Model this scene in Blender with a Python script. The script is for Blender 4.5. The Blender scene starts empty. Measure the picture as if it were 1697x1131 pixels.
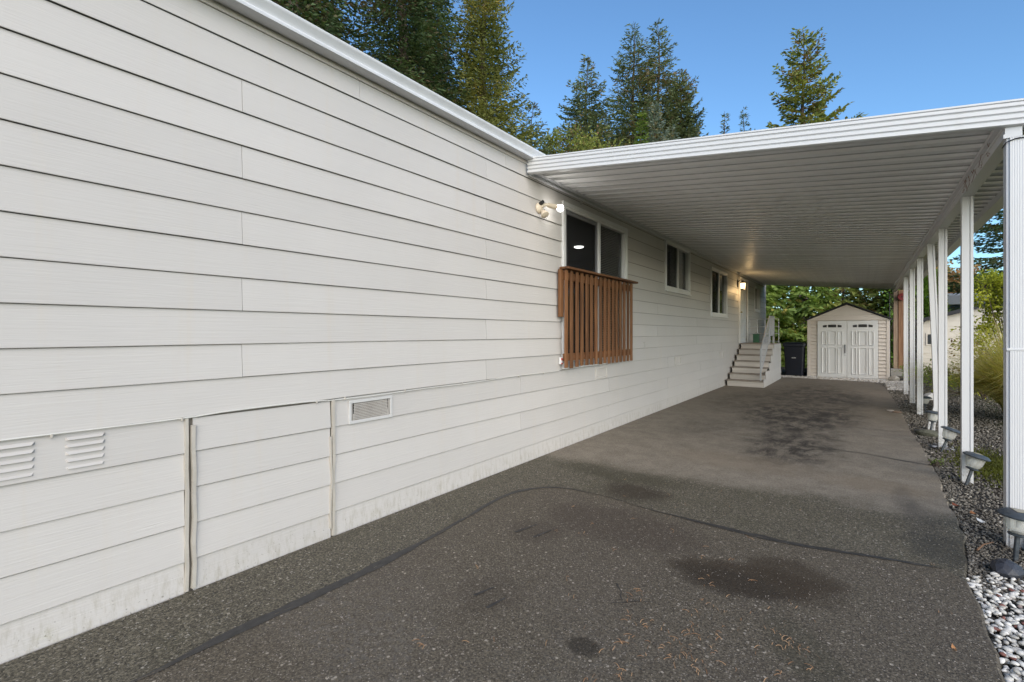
import bpy, math, random
import numpy as np
from mathutils import Vector, Matrix
R = math.radians
S = bpy.context.scene
C = S.collection
rnd = random.Random(7)

# ------------------------------------------------------------------ camera, sky, sun, exposure
cam_d = bpy.data.cameras.new('camera'); cam = bpy.data.objects.new('camera', cam_d); C.objects.link(cam)
cam.location = (0, 0, 1.43); cam.rotation_euler = (R(90), 0, R(36.356))
cam_d.sensor_width = 36; cam_d.lens = 790 / 1697 * 36
cam_d.shift_y = -14 / 1697
cam_d.clip_start = 0.05; cam_d.clip_end = 2000
S.camera = cam
SUN_EL, SUN_AZ = 20, 132          # azimuth: clockwise from +Y (the way the drive runs)
world = bpy.data.worlds.new('World'); S.world = world; world.use_nodes = True
wt = world.node_tree; wt.nodes.clear()
sky = wt.nodes.new('ShaderNodeTexSky'); sky.sky_type = 'NISHITA'; sky.sun_disc = False
sky.sun_elevation = R(SUN_EL); sky.sun_rotation = R(SUN_AZ)
sky.altitude = 0; sky.air_density = 1.0; sky.dust_density = 0.4; sky.ozone_density = 3.0
bg = wt.nodes.new('ShaderNodeBackground'); bg.inputs['Strength'].default_value = 0.102
wo = wt.nodes.new('ShaderNodeOutputWorld')
tint = wt.nodes.new('ShaderNodeMix'); tint.data_type = 'RGBA'; tint.blend_type = 'MULTIPLY'; tint.inputs[0].default_value = 1
tint.inputs[7].default_value = (.84, 1.03, 1.12, 1)
wt.links.new(sky.outputs[0], tint.inputs[6]); wt.links.new(tint.outputs[2], bg.inputs[0]); wt.links.new(bg.outputs[0], wo.inputs[0])
sun_d = bpy.data.lights.new('sun', 'SUN'); sun_d.energy = 2.4; sun_d.angle = R(75); sun_d.color = (1.0, 0.87, 0.74)
sun = bpy.data.objects.new('sun', sun_d); C.objects.link(sun)
_d = Vector((math.sin(R(SUN_AZ)) * math.cos(R(SUN_EL)), math.cos(R(SUN_AZ)) * math.cos(R(SUN_EL)), math.sin(R(SUN_EL))))
sun.rotation_euler = _d.to_track_quat('Z', 'Y').to_euler()
S.view_settings.view_transform = 'Standard'; S.view_settings.look = 'None'
S.view_settings.exposure = 1.08; S.view_settings.gamma = 1.0
S.cycles.max_bounces = 7; S.cycles.diffuse_bounces = 4; S.cycles.caustics_reflective = False; S.cycles.caustics_refractive = False
S.render.resolution_x = 1024; S.render.resolution_y = 682

# ------------------------------------------------------------------ helpers: meshes and objects
class MB:
    def __init__(s): s.v = []; s.f = []
    def add(s, vs, fs):
        o = len(s.v); s.v += [tuple(v) for v in vs]; s.f += [tuple(i + o for i in f) for f in fs]; return s
    def box(s, x0, x1, y0, y1, z0, z1, bev=0.0):
        if bev <= 0:
            vs = [(x, y, z) for x in (x0, x1) for y in (y0, y1) for z in (z0, z1)]
            return s.add(vs, [(0,1,3,2),(4,6,7,5),(0,4,5,1),(2,3,7,6),(0,2,6,4),(1,5,7,3)])
        b = min(bev, (x1-x0)*.45, (y1-y0)*.45, (z1-z0)*.45)
        vs = []; idx = {}
        X = (x0, x1); Y = (y0, y1); Z = (z0, z1)
        for i in (0,1):
            for j in (0,1):
                for k in (0,1):
                    sx, sy, sz = (1-2*i), (1-2*j), (1-2*k)
                    for a, p in enumerate(((X[i], Y[j]+sy*b, Z[k]+sz*b), (X[i]+sx*b, Y[j], Z[k]+sz*b), (X[i]+sx*b, Y[j]+sy*b, Z[k]))):
                        idx[(i,j,k,a)] = len(vs); vs.append(p)
        fs = []
        for i in (0,1): fs.append([idx[(i,0,0,0)], idx[(i,0,1,0)], idx[(i,1,1,0)], idx[(i,1,0,0)]])
        for j in (0,1): fs.append([idx[(0,j,0,1)], idx[(0,j,1,1)], idx[(1,j,1,1)], idx[(1,j,0,1)]])
        for k in (0,1): fs.append([idx[(0,0,k,2)], idx[(0,1,k,2)], idx[(1,1,k,2)], idx[(1,0,k,2)]])
        for i in (0,1):
            for j in (0,1): fs.append([idx[(i,j,0,0)], idx[(i,j,1,0)], idx[(i,j,1,1)], idx[(i,j,0,1)]])
            for k in (0,1): fs.append([idx[(i,0,k,0)], idx[(i,1,k,0)], idx[(i,1,k,2)], idx[(i,0,k,2)]])
        for j in (0,1):
            for k in (0,1): fs.append([idx[(0,j,k,1)], idx[(1,j,k,1)], idx[(1,j,k,2)], idx[(0,j,k,2)]])
        for i in (0,1):
            for j in (0,1):
                for k in (0,1): fs.append([idx[(i,j,k,0)], idx[(i,j,k,1)], idx[(i,j,k,2)]])
        return s.add(vs, fs)
    def prism(s, prof, axis, a0, a1):
        """closed 2-D profile swept along axis ('x': (y,z), 'y': (x,z), 'z': (x,y))"""
        def P(p, a): return {'x': (a, p[0], p[1]), 'y': (p[0], a, p[1]), 'z': (p[0], p[1], a)}[axis]
        n = len(prof)
        vs = [P(p, a0) for p in prof] + [P(p, a1) for p in prof]
        return s.add(vs, [(i, (i+1) % n, n+(i+1) % n, n+i) for i in range(n)] + [tuple(range(n)), tuple(range(2*n-1, n-1, -1))])
    def tube(s, pts, r, n=8, cap=True):
        pts = [Vector(p) for p in pts]; rs = r if isinstance(r, (list, tuple)) else [r]*len(pts)
        o = len(s.v); up = None
        for i, p in enumerate(pts):
            t = (pts[min(i+1, len(pts)-1)] - pts[max(i-1, 0)]).normalized()
            a = Vector((0,0,1)) if abs(t.z) < .9 else Vector((1,0,0))
            u = t.cross(a).normalized(); w = t.cross(u)
            for k in range(n):
                an = 2*math.pi*k/n; q = p + (u*math.cos(an) + w*math.sin(an))*rs[i]; s.v.append(tuple(q))
        for i in range(len(pts)-1):
            for k in range(n): s.f.append((o+i*n+k, o+i*n+(k+1) % n, o+(i+1)*n+(k+1) % n, o+(i+1)*n+k))
        if cap:
            s.f.append(tuple(o+k for k in range(n))); s.f.append(tuple(o+(len(pts)-1)*n+k for k in range(n)))
        return s
    def lathe(s, prof, n=20, c=(0,0,0), flute=0.0):
        o = len(s.v)
        for r, z in prof:
            for k in range(n):
                an = 2*math.pi*k/n; rr = r*(1 + flute*(1 if k % 2 else -1))
                s.v.append((c[0]+rr*math.cos(an), c[1]+rr*math.sin(an), c[2]+z))
        for i in range(len(prof)-1):
            for k in range(n): s.f.append((o+i*n+k, o+i*n+(k+1) % n, o+(i+1)*n+(k+1) % n, o+(i+1)*n+k))
        s.f.append(tuple(o+k for k in range(n))); s.f.append(tuple(o+(len(prof)-1)*n+k for k in range(n)))
        return s
    def xf(s, m):
        s.v = [tuple(m @ Vector(v)) for v in s.v]; return s

ORIG = {}                                   # world origin of each root, so parts can be written in world coordinates
def mesh_obj(name, me, mat, parent=None):
    o = bpy.data.objects.new(name, me); C.objects.link(o)
    if mat: me.materials.append(mat) if not me.materials else None
    if parent: o.parent = parent; ORIG[o.name] = ORIG.get(parent.name, Vector((0,0,0)))
    return o
def build(mb, name, mat, parent=None, smooth=False, local=False):
    org = Vector((0,0,0))
    if parent is not None and not local: org = ORIG.get(parent.name, org)
    me = bpy.data.meshes.new(name)
    me.from_pydata([(v[0]-org.x, v[1]-org.y, v[2]-org.z) for v in mb.v], [], mb.f)
    import bmesh
    bm = bmesh.new(); bm.from_mesh(me); bmesh.ops.recalc_face_normals(bm, faces=bm.faces); bm.to_mesh(me); bm.free()
    me.update()
    if smooth:
        me.polygons.foreach_set('use_smooth', [True]*len(me.polygons)); me.update()
        if smooth != 'full': me.set_sharp_from_angle(angle=R(40))
    return mesh_obj(name, me, mat, parent)
def np_mesh(name, V, F, mat, parent=None, smooth=False, org=(0,0,0)):
    """V (n,3), F (m,k) arrays, all faces with k corners"""
    V = np.asarray(V, np.float32) - np.asarray(org, np.float32); F = np.asarray(F, np.int32); k = F.shape[1]
    me = bpy.data.meshes.new(name)
    me.vertices.add(len(V)); me.vertices.foreach_set('co', V.ravel())
    me.loops.add(F.size); me.loops.foreach_set('vertex_index', F.ravel())
    me.polygons.add(len(F)); me.polygons.foreach_set('loop_start', np.arange(0, F.size, k, dtype=np.int32))
    try: me.polygons.foreach_set('loop_total', np.full(len(F), k, np.int32))
    except Exception: pass
    if smooth: me.polygons.foreach_set('use_smooth', np.ones(len(F), bool))
    me.update(calc_edges=True); me.validate()
    return mesh_obj(name, me, mat, parent)
def tag(o, label=None, cat=None, group=None, kind=None):
    if label: o['label'] = label
    if cat: o['category'] = cat
    if group: o['group'] = group
    if kind: o['kind'] = kind
    return o
def thing(name, loc, label, cat, group=None, rot=(0,0,0)):
    o = bpy.data.objects.new(name, None); C.objects.link(o); o.empty_display_size = .2
    o.location = loc; o.rotation_euler = rot; ORIG[o.name] = Vector(loc)
    return tag(o, label, cat, group)

# ------------------------------------------------------------------ helpers: materials
class NT:
    def __init__(s, name):
        s.m = bpy.data.materials.new(name); s.m.use_nodes = True; s.t = s.m.node_tree; s.t.nodes.clear()
        s.out = s.n('ShaderNodeOutputMaterial')
        s.tc = s.n('ShaderNodeTexCoord')
        s.geo = s.n('ShaderNodeNewGeometry')
    def n(s, t): return s.t.nodes.new(t)
    def put(s, sock, v):
        if v is None: return
        if hasattr(v, 'links'): s.t.links.new(v, sock)
        elif isinstance(v, (tuple, list)) and len(v) == 3 and sock.type == 'RGBA': sock.default_value = (*v, 1)
        else: sock.default_value = v
    def obj(s): return s.tc.outputs['Object']
    def pos(s): return s.geo.outputs['Position']
    def mp(s, vec, scale=(1,1,1), loc=(0,0,0), rot=(0,0,0)):
        m = s.n('ShaderNodeMapping'); s.put(m.inputs[0], vec); m.inputs['Scale'].default_value = scale
        m.inputs['Location'].default_value = loc; m.inputs['Rotation'].default_value = rot; return m.outputs[0]
    def noise(s, scale, detail=4, rough=.55, vec=None, dist=0):
        m = s.n('ShaderNodeTexNoise'); s.put(m.inputs['Vector'], vec if vec is not None else s.obj())
        m.inputs['Scale'].default_value = scale; m.inputs['Detail'].default_value = detail
        m.inputs['Roughness'].default_value = rough; m.inputs['Distortion'].default_value = dist; return m.outputs[0]
    def vor(s, scale, vec=None, feat='F1', out='Distance', rand=1):
        m = s.n('ShaderNodeTexVoronoi'); m.feature = feat; s.put(m.inputs['Vector'], vec if vec is not None else s.obj())
        m.inputs['Scale'].default_value = scale; m.inputs['Randomness'].default_value = rand; return m.outputs[out]
    def math(s, op, a, b=None, clamp=False):
        m = s.n('ShaderNodeMath'); m.operation = op; m.use_clamp = clamp; s.put(m.inputs[0], a)
        if b is not None: s.put(m.inputs[1], b)
        return m.outputs[0]
    def rng(s, v, a, b, c=0.0, d=1.0, smooth=True):
        m = s.n('ShaderNodeMapRange'); m.interpolation_type = 'SMOOTHSTEP' if smooth else 'LINEAR'
        s.put(m.inputs[0], v)
        for i, x in enumerate((a, b, c, d)): m.inputs[i+1].default_value = x
        return m.outputs[0]
    def mix(s, f, a, b, mode='MIX'):
        m = s.n('ShaderNodeMix'); m.data_type = 'RGBA'; m.blend_type = mode
        s.put(m.inputs[0], f); s.put(m.inputs[6], a); s.put(m.inputs[7], b); return m.outputs[2]
    def sep(s, v):
        m = s.n('ShaderNodeSeparateXYZ'); s.put(m.inputs[0], v); return m.outputs
    def bump(s, h, dist=.01, strength=1.0, nrm=None):
        m = s.n('ShaderNodeBump'); s.put(m.inputs['Height'], h); m.inputs['Distance'].default_value = dist
        m.inputs['Strength'].default_value = strength
        if nrm is not None: s.put(m.inputs['Normal'], nrm)
        return m.outputs[0]
    def island(s): return s.geo.outputs['Random Per Island']
    def orand(s): return s.n('ShaderNodeObjectInfo').outputs['Random']
    def pbr(s, col, rough=.6, nrm=None, metal=0.0, spec=.5, trans=None, emis=None, estr=0):
        b = s.n('ShaderNodeBsdfPrincipled'); s.put(b.inputs['Base Color'], col); s.put(b.inputs['Roughness'], rough)
        s.put(b.inputs['Metallic'], metal); s.put(b.inputs['Specular IOR Level'], spec)
        if nrm is not None: s.put(b.inputs['Normal'], nrm)
        if emis is not None: s.put(b.inputs['Emission Color'], emis); b.inputs['Emission Strength'].default_value = estr
        s.b = b; s.t.links.new(b.outputs[0], s.out.inputs[0]); return s.m
    def ell(s, c, r, ang=0, soft=.5, namp=.5, nscale=3.0, vec=None):
        """mask of a stain: 1 inside an irregular ellipse on the ground"""
        v = s.mp(vec if vec is not None else s.pos(), loc=(-c[0], -c[1], 0))
        v = s.mp(v, rot=(0, 0, -R(ang))); v = s.mp(v, scale=(1/r[0], 1/r[1], 0))
        m = s.n('ShaderNodeVectorMath'); m.operation = 'LENGTH'; s.put(m.inputs[0], v)
        if not hasattr(s, '_sn'): s._sn = {}
        if nscale not in s._sn: s._sn[nscale] = s.math('SUBTRACT', s.noise(nscale, 5, .65, s.pos()), .5)
        d = s.math('ADD', m.outputs['Value'], s.math('MULTIPLY', s._sn[nscale], namp*2))
        return s.rng(d, 1-soft*.5, 1+soft*.5, 1, 0)

def simple(name, col, rough=.5, var=.06, nscale=6, metal=0, spec=.5, bump=0, bscale=60, dirt=0, dirtcol=(.2,.17,.12)):
    t = NT(name); n = t.noise(nscale, 5, .6)
    k = t.rng(n, .3, .7, 1-var, 1+var, False)
    c = t.mix(1.0, col, k, 'MULTIPLY')
    if dirt:
        c = t.mix(t.math('MULTIPLY', t.rng(t.noise(nscale*.7, 7, .7), .5, .75), dirt), c, dirtcol)
    nr = t.bump(t.noise(bscale, 4, .6), .002, bump) if bump else None
    rr = t.rng(t.noise(nscale*2, 4), .3, .7, max(.03, rough-.07), rough+.07, False)
    return t.pbr(c, rr, nr, metal, spec)

PAINT = (.495, .474, .448)
def m_siding():
    t = NT('siding_paint'); o = t.pos()
    z = t.sep(o)[2]
    grain = t.noise(1, 3, .6, t.mp(o, (1, 3.2, 95)), dist=.4)
    big = t.noise(1.1, 4, .6, o)
    streak = t.noise(1, 4, .65, t.mp(o, (1, 9, .55)))
    c = t.mix(1.0, PAINT, t.rng(big, .3, .7, .97, 1.03, False), 'MULTIPLY')
    c = t.mix(1.0, c, t.rng(t.orand(), 0, 1, .955, 1.03, False), 'MULTIPLY')
    c = t.mix(t.math('MULTIPLY', t.rng(streak, .52, .76), .34), c, (.50, .45, .38))
    # splash dirt and algae on the lowest boards
    low = t.rng(z, .03, .22, 1, 0)
    d1 = t.math('MULTIPLY', low, t.rng(t.noise(1, 6, .75, t.mp(o, (1, 26, 7))), .44, .72))
    c = t.mix(t.math('MULTIPLY', d1, .60), c, (.27, .24, .17))
    spk = t.math('MULTIPLY', t.rng(z, .04, .20, 1, 0), t.rng(t.noise(70, 3, .6, o), .64, .72))
    c = t.mix(t.math('MULTIPLY', spk, .7), c, (.12, .11, .08))
    alg = t.math('MULTIPLY', t.rng(t.noise(2.3, 5, .7, t.mp(o, (1, 1, 2.5))), .60, .8), t.rng(z, .1, .5, 1, 0))
    c = t.mix(t.math('MULTIPLY', alg, .35), c, (.42, .42, .28))
    return t.pbr(c, .52, t.bump(grain, .0026, .6), spec=.35)

def m_asphalt(kind):
    t = NT('asphalt_' + kind); o = t.pos()
    fine = t.noise(88, 5, .78, o); med = t.noise(38, 4, .7, o)
    v = t.n('ShaderNodeTexVoronoi'); t.put(v.inputs['Vector'], o); v.inputs['Scale'].default_value = 70 if kind == 'old' else 95
    vc = t.sep(v.outputs['Color'])[0]; vd = v.outputs['Distance']
    stone = t.math('MULTIPLY', t.rng(vc, .70, .95), t.rng(vd, .25, .45, 1, 0))
    v2 = t.n('ShaderNodeTexVoronoi'); t.put(v2.inputs['Vector'], t.mp(o, loc=(3,5,1))); v2.inputs['Scale'].default_value = 40
    big = t.math('MULTIPLY', t.rng(t.sep(v2.outputs['Color'])[0], .86, .97), t.rng(v2.outputs['Distance'], .22, .36, 1, 0))
    large = t.noise(.9, 5, .6, o); mid = t.noise(4, 6, .7, o)
    v3 = t.n('ShaderNodeTexVoronoi'); t.put(v3.inputs['Vector'], t.mp(o, loc=(1,7,2))); v3.inputs['Scale'].default_value = 120 if kind == 'old' else 150
    cell = t.math('POWER', t.sep(v3.outputs['Color'])[1], 2.0 if kind == 'old' else 2.4)
    pit = t.rng(t.sep(v3.outputs['Color'])[2], .80, .9)
    if kind == 'old':
        c = t.mix(t.rng(fine, .40, .62), (.029, .026, .019), (.116, .105, .080))
        c = t.mix(t.math('MULTIPLY', stone, .8), c, (.36, .34, .31))
        c = t.mix(t.math('MULTIPLY', big, .75), c, (.48, .46, .42))
        c = t.mix(t.math('MULTIPLY', cell, .75), c, (.220, .203, .158)); c = t.mix(t.math('MULTIPLY', pit, .6), c, (.014, .012, .010))
        moss = t.math('MULTIPLY', t.rng(t.noise(2.1, 6, .7, o), .48, .68), t.rng(t.noise(60, 3, .6, o), .42, .6))
        c = t.mix(t.math('MULTIPLY', moss, .42), c, (.040, .042, .017))
        # dry, dusty, bleached stretch under the roof; its front limit wanders
        y = t.sep(o)[1]; x = t.sep(o)[0]
        lim = t.math('ADD', y, t.math('ADD', t.math('MULTIPLY', t.math('SUBTRACT', t.noise(1.6, 6, .65, o), .5), .9), t.math('MULTIPLY', x, -.10)))
        dry = t.rng(lim, 4.72, 5.15)
        dust = t.mix(t.rng(mid, .3, .7), (.20, .175, .146), (.31, .282, .242))
        dust = t.mix(t.rng(fine, .3, .7, .0, .5), dust, (.07, .065, .06))
        dust = t.mix(t.math('MULTIPLY', stone, .4), dust, (.33, .32, .30)); dust = t.mix(t.math('MULTIPLY', pit, .35), dust, (.06, .05, .04)); dust = t.mix(t.math('MULTIPLY', cell, .35), dust, (.36, .33, .28))
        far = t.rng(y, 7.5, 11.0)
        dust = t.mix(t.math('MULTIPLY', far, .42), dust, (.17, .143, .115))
        c = t.mix(t.math('MULTIPLY', dry, .88), c, dust)
        # old oil and tyre stains in the middle of the parking stretch
        sv = t.mp(o, (1, .55, 1))
        stn = t.math('ADD', t.math('MULTIPLY', t.noise(4.5, 8, .8, sv, dist=.4), .75), t.math('MULTIPLY', fine, .25))
        for cc, rr, an, w in (((-.75, 6.9), (.48, 1.05), 0, .95), ((-1.0, 9.3), (.72, 1.6), 8, .97), ((-.45, 9.9), (.45, 1.0), 0, .75), ((-1.9, 7.6), (.45, .7), 0, .35), ((-1.0, 13), (.8, 2.4), 0, .75), ((-.2, 12.4), (.3, 1.4), 0, .5), ((-2.1, 11), (.5, 1.6), 0, .45)):
            k = t.math('MULTIPLY', t.ell(cc, rr, an, 1.1, .55, 2.5), t.rng(stn, .40, .58, .12, 1))
            c = t.mix(t.math('MULTIPLY', k, w), c, (.024, .020, .018))
        for cc, rr, w, col in (((-1.1, 5.75), (.7, .35), .35, (.20, .165, .125)), ((.1, 5.6), (.4, .25), .4, (.19, .15, .105)), ((-1.66, 4.1), (.28, .22), .75, (.030, .022, .014)), ((-2.0, 4.5), (.6, .2), .5, (.028, .027, .012)), ((.35, 4.7), (.10, .5), .30, (.035, .033, .034)), ((.28, 5.3), (.07, .42), .28, (.035, .033, .034)), ((.45, 4.2), (.2, .25), .6, (.03, .03, .026))):
            c = t.mix(t.math('MULTIPLY', t.ell(cc, rr, 0, .9, .45, 4), w), c, col)
        rough = t.rng(dry, 0, 1, .72, .92, False)
        rough = t.math('SUBTRACT', rough, t.math('MULTIPLY', t.rng(large, .45, .6), .06))
        amp = 1.0
    else:
        c = t.mix(t.rng(fine, .39, .63), (.037, .031, .023), (.128, .110, .083))
        c = t.mix(t.rng(large, .35, .65, 0, .5), c, (.075, .062, .051))
        c = t.mix(t.math('MULTIPLY', stone, .8), c, (.33, .30, .27))
        c = t.mix(t.math('MULTIPLY', big, .7), c, (.48, .44, .39))
        c = t.mix(t.math('MULTIPLY', cell, .55), c, (.210, .188, .148)); c = t.mix(t.math('MULTIPLY', pit, .5), c, (.016, .013, .011))
        # worn, stonier area toward the street
        worn = t.math('MULTIPLY', t.rng(t.noise(1.2, 5, .6, o), .42, .62), t.rng(t.sep(o)[1], 1.2, 2.9, 1, 0))
        c = t.mix(t.math('MULTIPLY', worn, t.rng(med, .4, .7, 0, .5)), c, (.15, .145, .14))
        for cc, rr, an, w, col in (((-.53, 3.02), (.40, .20), 12, .95, (.036, .025, .014)), ((-.34, 3.22), (.26, .20), -20, .85, (.038, .027, .016)), ((-.62, 2.92), (.30, .15), 0, .55, (.02, .015, .01)), ((-1.02, 1.93), (.075, .06), 0, .8, (.016, .013, .009)), ((-1.64, 2.02), (.17, .19), 0, .28, (.030, .022, .017)), ((-1.9, 2.85), (.2, .18), 0, .4, (.040, .030, .024)), ((-1.45, 3.3), (.6, .3), 0, .5, (.042, .030, .024)), ((-.2, 2.45), (.12, .3), 30, .35, (.03, .033, .018))):
            c = t.mix(t.math('MULTIPLY', t.math('MULTIPLY', t.ell(cc, rr, an, .6, .42, 6), w), t.rng(fine, .35, .66, 1.0, .72)), c, col)
        rough = t.rng(med, .3, .7, .66, .86, False)
        amp = .8
    c = t.mix(1.0, c, (1.04, 1.0, .92), 'MULTIPLY')
    nr = t.bump(t.noise(75, 3, .75, o), .007, amp)
    return t.pbr(c, rough, nr, spec=.4)

def m_ground():
    t = NT('gravel_soil'); o = t.pos()
    v = t.n('ShaderNodeTexVoronoi'); t.put(v.inputs['Vector'], o); v.inputs['Scale'].default_value = 70
    g = t.mix(t.sep(v.outputs['Color'])[0], (.045, .043, .038), (.19, .185, .17))
    g = t.mix(t.rng(v.outputs['Distance'], .35, .6), g, (.022, .019, .015))
    soil = t.mix(t.noise(30, 5, .7, o), (.020, .015, .010), (.075, .058, .040))
    c = t.mix(t.rng(t.noise(2.3, 5, .65, o), .48, .62), g, soil)
    grass = t.mix(t.noise(25, 5, .7, o), (.022, .032, .010), (.085, .110, .032))
    x, y, z = t.sep(o)
    far = t.rng(t.math('ADD', x, t.math('MULTIPLY', t.noise(.8, 4, .6, o), 1.2)), 2.1, 2.7)
    c = t.mix(far, c, grass)
    h = t.math('ADD', t.math('MULTIPLY', v.outputs['Distance'], -1), t.noise(20, 4, .6, o))
    return t.pbr(c, .9, t.bump(h, .012, .8), spec=.2)

def m_island(name, a, b, rough=.6, c=None, bump=0, spec=.4):
    t = NT(name); col = t.mix(t.island(), a, b)
    if c: col = t.mix(t.rng(t.math('FRACT', t.math('MULTIPLY', t.island(), 17.3)), .955, .965), col, c)
    nr = t.bump(t.noise(90, 4, .6), .002, bump) if bump else None
    return t.pbr(col, rough, nr, spec=spec)

def m_leaf(name, dark, light, odd=None, oddf=.1, clump=.7, rough=.55):
    """foliage: colour by leaf and by branch clump, some light through the leaf"""
    t = NT(name)
    n = t.noise(clump, 4, .65)
    f = t.math('ADD', t.math('MULTIPLY', t.rng(n, .33, .67), .6), t.math('MULTIPLY', t.island(), .4))
    col = t.mix(f, dark, light)
    if odd:
        k = t.math('ADD', t.math('MULTIPLY', t.noise(clump*.8, 3, .6, t.mp(t.obj(), loc=(7,3,5))), .8), t.math('MULTIPLY', t.math('FRACT', t.math('MULTIPLY', t.island(), 13.7)), .35))
        col = t.mix(t.rng(k, .62-oddf, .80-oddf), col, odd)
    m = t.pbr(col, rough, spec=.25)
    tr = t.n('ShaderNodeBsdfTranslucent'); t.put(tr.inputs[0], t.mix(1.0, col, (1.0, 1.0, .55), 'MULTIPLY'))
    ms = t.n('ShaderNodeMixShader'); ms.inputs[0].default_value = .40
    t.t.links.new(t.b.outputs[0], ms.inputs[1]); t.t.links.new(tr.outputs[0], ms.inputs[2]); t.t.links.new(ms.outputs[0], t.out.inputs[0])
    return m

def m_wood(name, a, b, axis='z', scale=1.0, rough=.6):
    t = NT(name); sc = {'z': (30, 30, 1.6), 'y': (30, 1.6, 30), 'x': (1.6, 30, 30)}[axis]
    o = t.mp(t.obj(), tuple(s*scale for s in sc))
    n = t.noise(1, 6, .65, o, dist=.8); col = t.mix(t.rng(n, .3, .72), a, b)
    col = t.mix(1.0, col, t.rng(t.orand(), 0, 1, .72, 1.2, False), 'MULTIPLY')
    kn = t.vor(1, t.mp(t.obj(), tuple(s*.16*scale for s in sc)))
    col = t.mix(t.rng(kn, .06, .14, .55, 0), col, tuple(x*.3 for x in a))
    return t.pbr(col, rough, t.bump(n, .002, .5), spec=.3)

def m_glass(name, tint=(.86,.9,.88), refl=1.0):
    t = NT(name); tr = t.n('ShaderNodeBsdfTransparent'); t.put(tr.inputs[0], tint)
    gl = t.n('ShaderNodeBsdfGlossy'); gl.inputs['Roughness'].default_value = .015; t.put(gl.inputs[0], (.95,.97,1))
    t.put(gl.inputs['Normal'], t.bump(t.noise(1.5, 2, .5), .003, .35))
    fr = t.n('ShaderNodeFresnel'); fr.inputs[0].default_value = 1.52
    ms = t.n('ShaderNodeMixShader'); t.put(ms.inputs[0], t.math('MULTIPLY', fr.outputs[0], refl, True))
    t.t.links.new(tr.outputs[0], ms.inputs[1]); t.t.links.new(gl.outputs[0], ms.inputs[2]); t.t.links.new(ms.outputs[0], t.out.inputs[0])
    return t.m
def m_emit(name, col, s):
    t = NT(name); e = t.n('ShaderNodeEmission'); t.put(e.inputs[0], col); e.inputs[1].default_value = s
    t.t.links.new(e.outputs[0], t.out.inputs[0]); return t.m
def m_screen(name):
    t = NT(name); tr = t.n('ShaderNodeBsdfTransparent'); d = t.n('ShaderNodeBsdfDiffuse'); t.put(d.inputs[0], (.03,.03,.032))
    ms = t.n('ShaderNodeMixShader'); ms.inputs[0].default_value = .55
    t.t.links.new(tr.outputs[0], ms.inputs[1]); t.t.links.new(d.outputs[0], ms.inputs[2]); t.t.links.new(ms.outputs[0], t.out.inputs[0]); return t.m
def m_alu():
    """white baked enamel on ribbed aluminium, a little chalky and streaked"""
    t = NT('white_enamel'); o = t.pos()
    s = t.noise(1, 5, .65, t.mp(o, (6, 6, .7)))
    c = t.mix(t.math('MULTIPLY', t.rng(s, .5, .78), .28), (.62, .625, .63), (.52, .515, .50))
    c = t.mix(t.math('MULTIPLY', t.rng(t.noise(14, 6, .75, o), .62, .78), .22), c, (.36, .34, .28))
    sp = t.math('MULTIPLY', t.rng(t.sep(o)[2], .02, .22, 1, 0), t.rng(t.noise(30, 5, .7, o), .40, .65))
    c = t.mix(t.math('MULTIPLY', sp, .6), c, (.20, .17, .12))
    return t.pbr(c, .42, t.bump(t.noise(4, 3, .5, o), .003, .3), spec=.45)
def m_pan():
    t = NT('roof_pan_enamel'); o = t.pos()
    c = t.mix(t.rng(t.noise(.8, 4, .6, o), .35, .7), (.90, .90, .89), (.86, .86, .85))
    c = t.mix(t.math('MULTIPLY', t.rng(t.noise(1, 6, .7, t.mp(o, (.5, 7, 7))), .55, .8), .3), c, (.42, .40, .36))
    return t.pbr(c, t.rng(t.noise(3, 4, .6, o), .3, .7, .30, .42, False), None, spec=.5)

M = {}
M['siding'] = m_siding()
M['trim'] = simple('white_trim_paint', (.66, .66, .65), .45, .04, 3, dirt=.18, dirtcol=(.45,.42,.36))
M['frieze'] = simple('frieze_paint', (.54, .51, .47), .55, .05, 4, dirt=.25, dirtcol=(.35,.31,.25))
M['vent'] = simple('vent_paint', (.52, .515, .50), .5, .05, 6, dirt=.2, dirtcol=(.35,.33,.28))
M['batten'] = simple('batten_paint', (.43, .40, .35), .55, .08, 9, dirt=.45, dirtcol=(.33,.30,.24))
M['alu'] = m_alu(); M['pan'] = m_pan()
M['gutter'] = simple('gutter_enamel', (.60, .61, .62), .38, .05, 5, dirt=.16, dirtcol=(.40,.40,.38))
M['old'] = m_asphalt('old'); M['new'] = m_asphalt('overlay')
M['tar'] = simple('tar_seal', (.036, .034, .032), .6, .5, 30, bump=.6, bscale=180)
M['ground'] = m_ground()
M['wood'] = m_wood('stained_cedar', (.112, .047, .019), (.235, .112, .048), 'z')
M['woodcap'] = m_wood('stained_cedar_cap', (.10, .042, .019), (.21, .10, .045), 'y')
M['post_wood'] = m_wood('brown_post_wood', (.15, .075, .038), (.27, .155, .088), 'z', .6)
M['post_wood2'] = m_wood('grey_post_wood', (.19, .135, .095), (.32, .24, .175), 'z', .6)
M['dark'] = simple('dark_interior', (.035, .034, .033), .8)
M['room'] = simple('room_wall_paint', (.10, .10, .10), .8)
M['black'] = simple('black_plastic', (.015, .016, .018), .45, .2, 12)
M['glass'] = m_glass('window_glass', refl=1.25)
M['screen'] = m_screen('insect_screen')
M['curtain'] = simple('curtain_cloth', (.40, .40, .39), .85, .08, 4)
M['blind'] = simple('blind_slat', (.34, .34, .32), .6)
M['sheath'] = simple('sheathing', (.18, .165, .14), .9)

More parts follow.
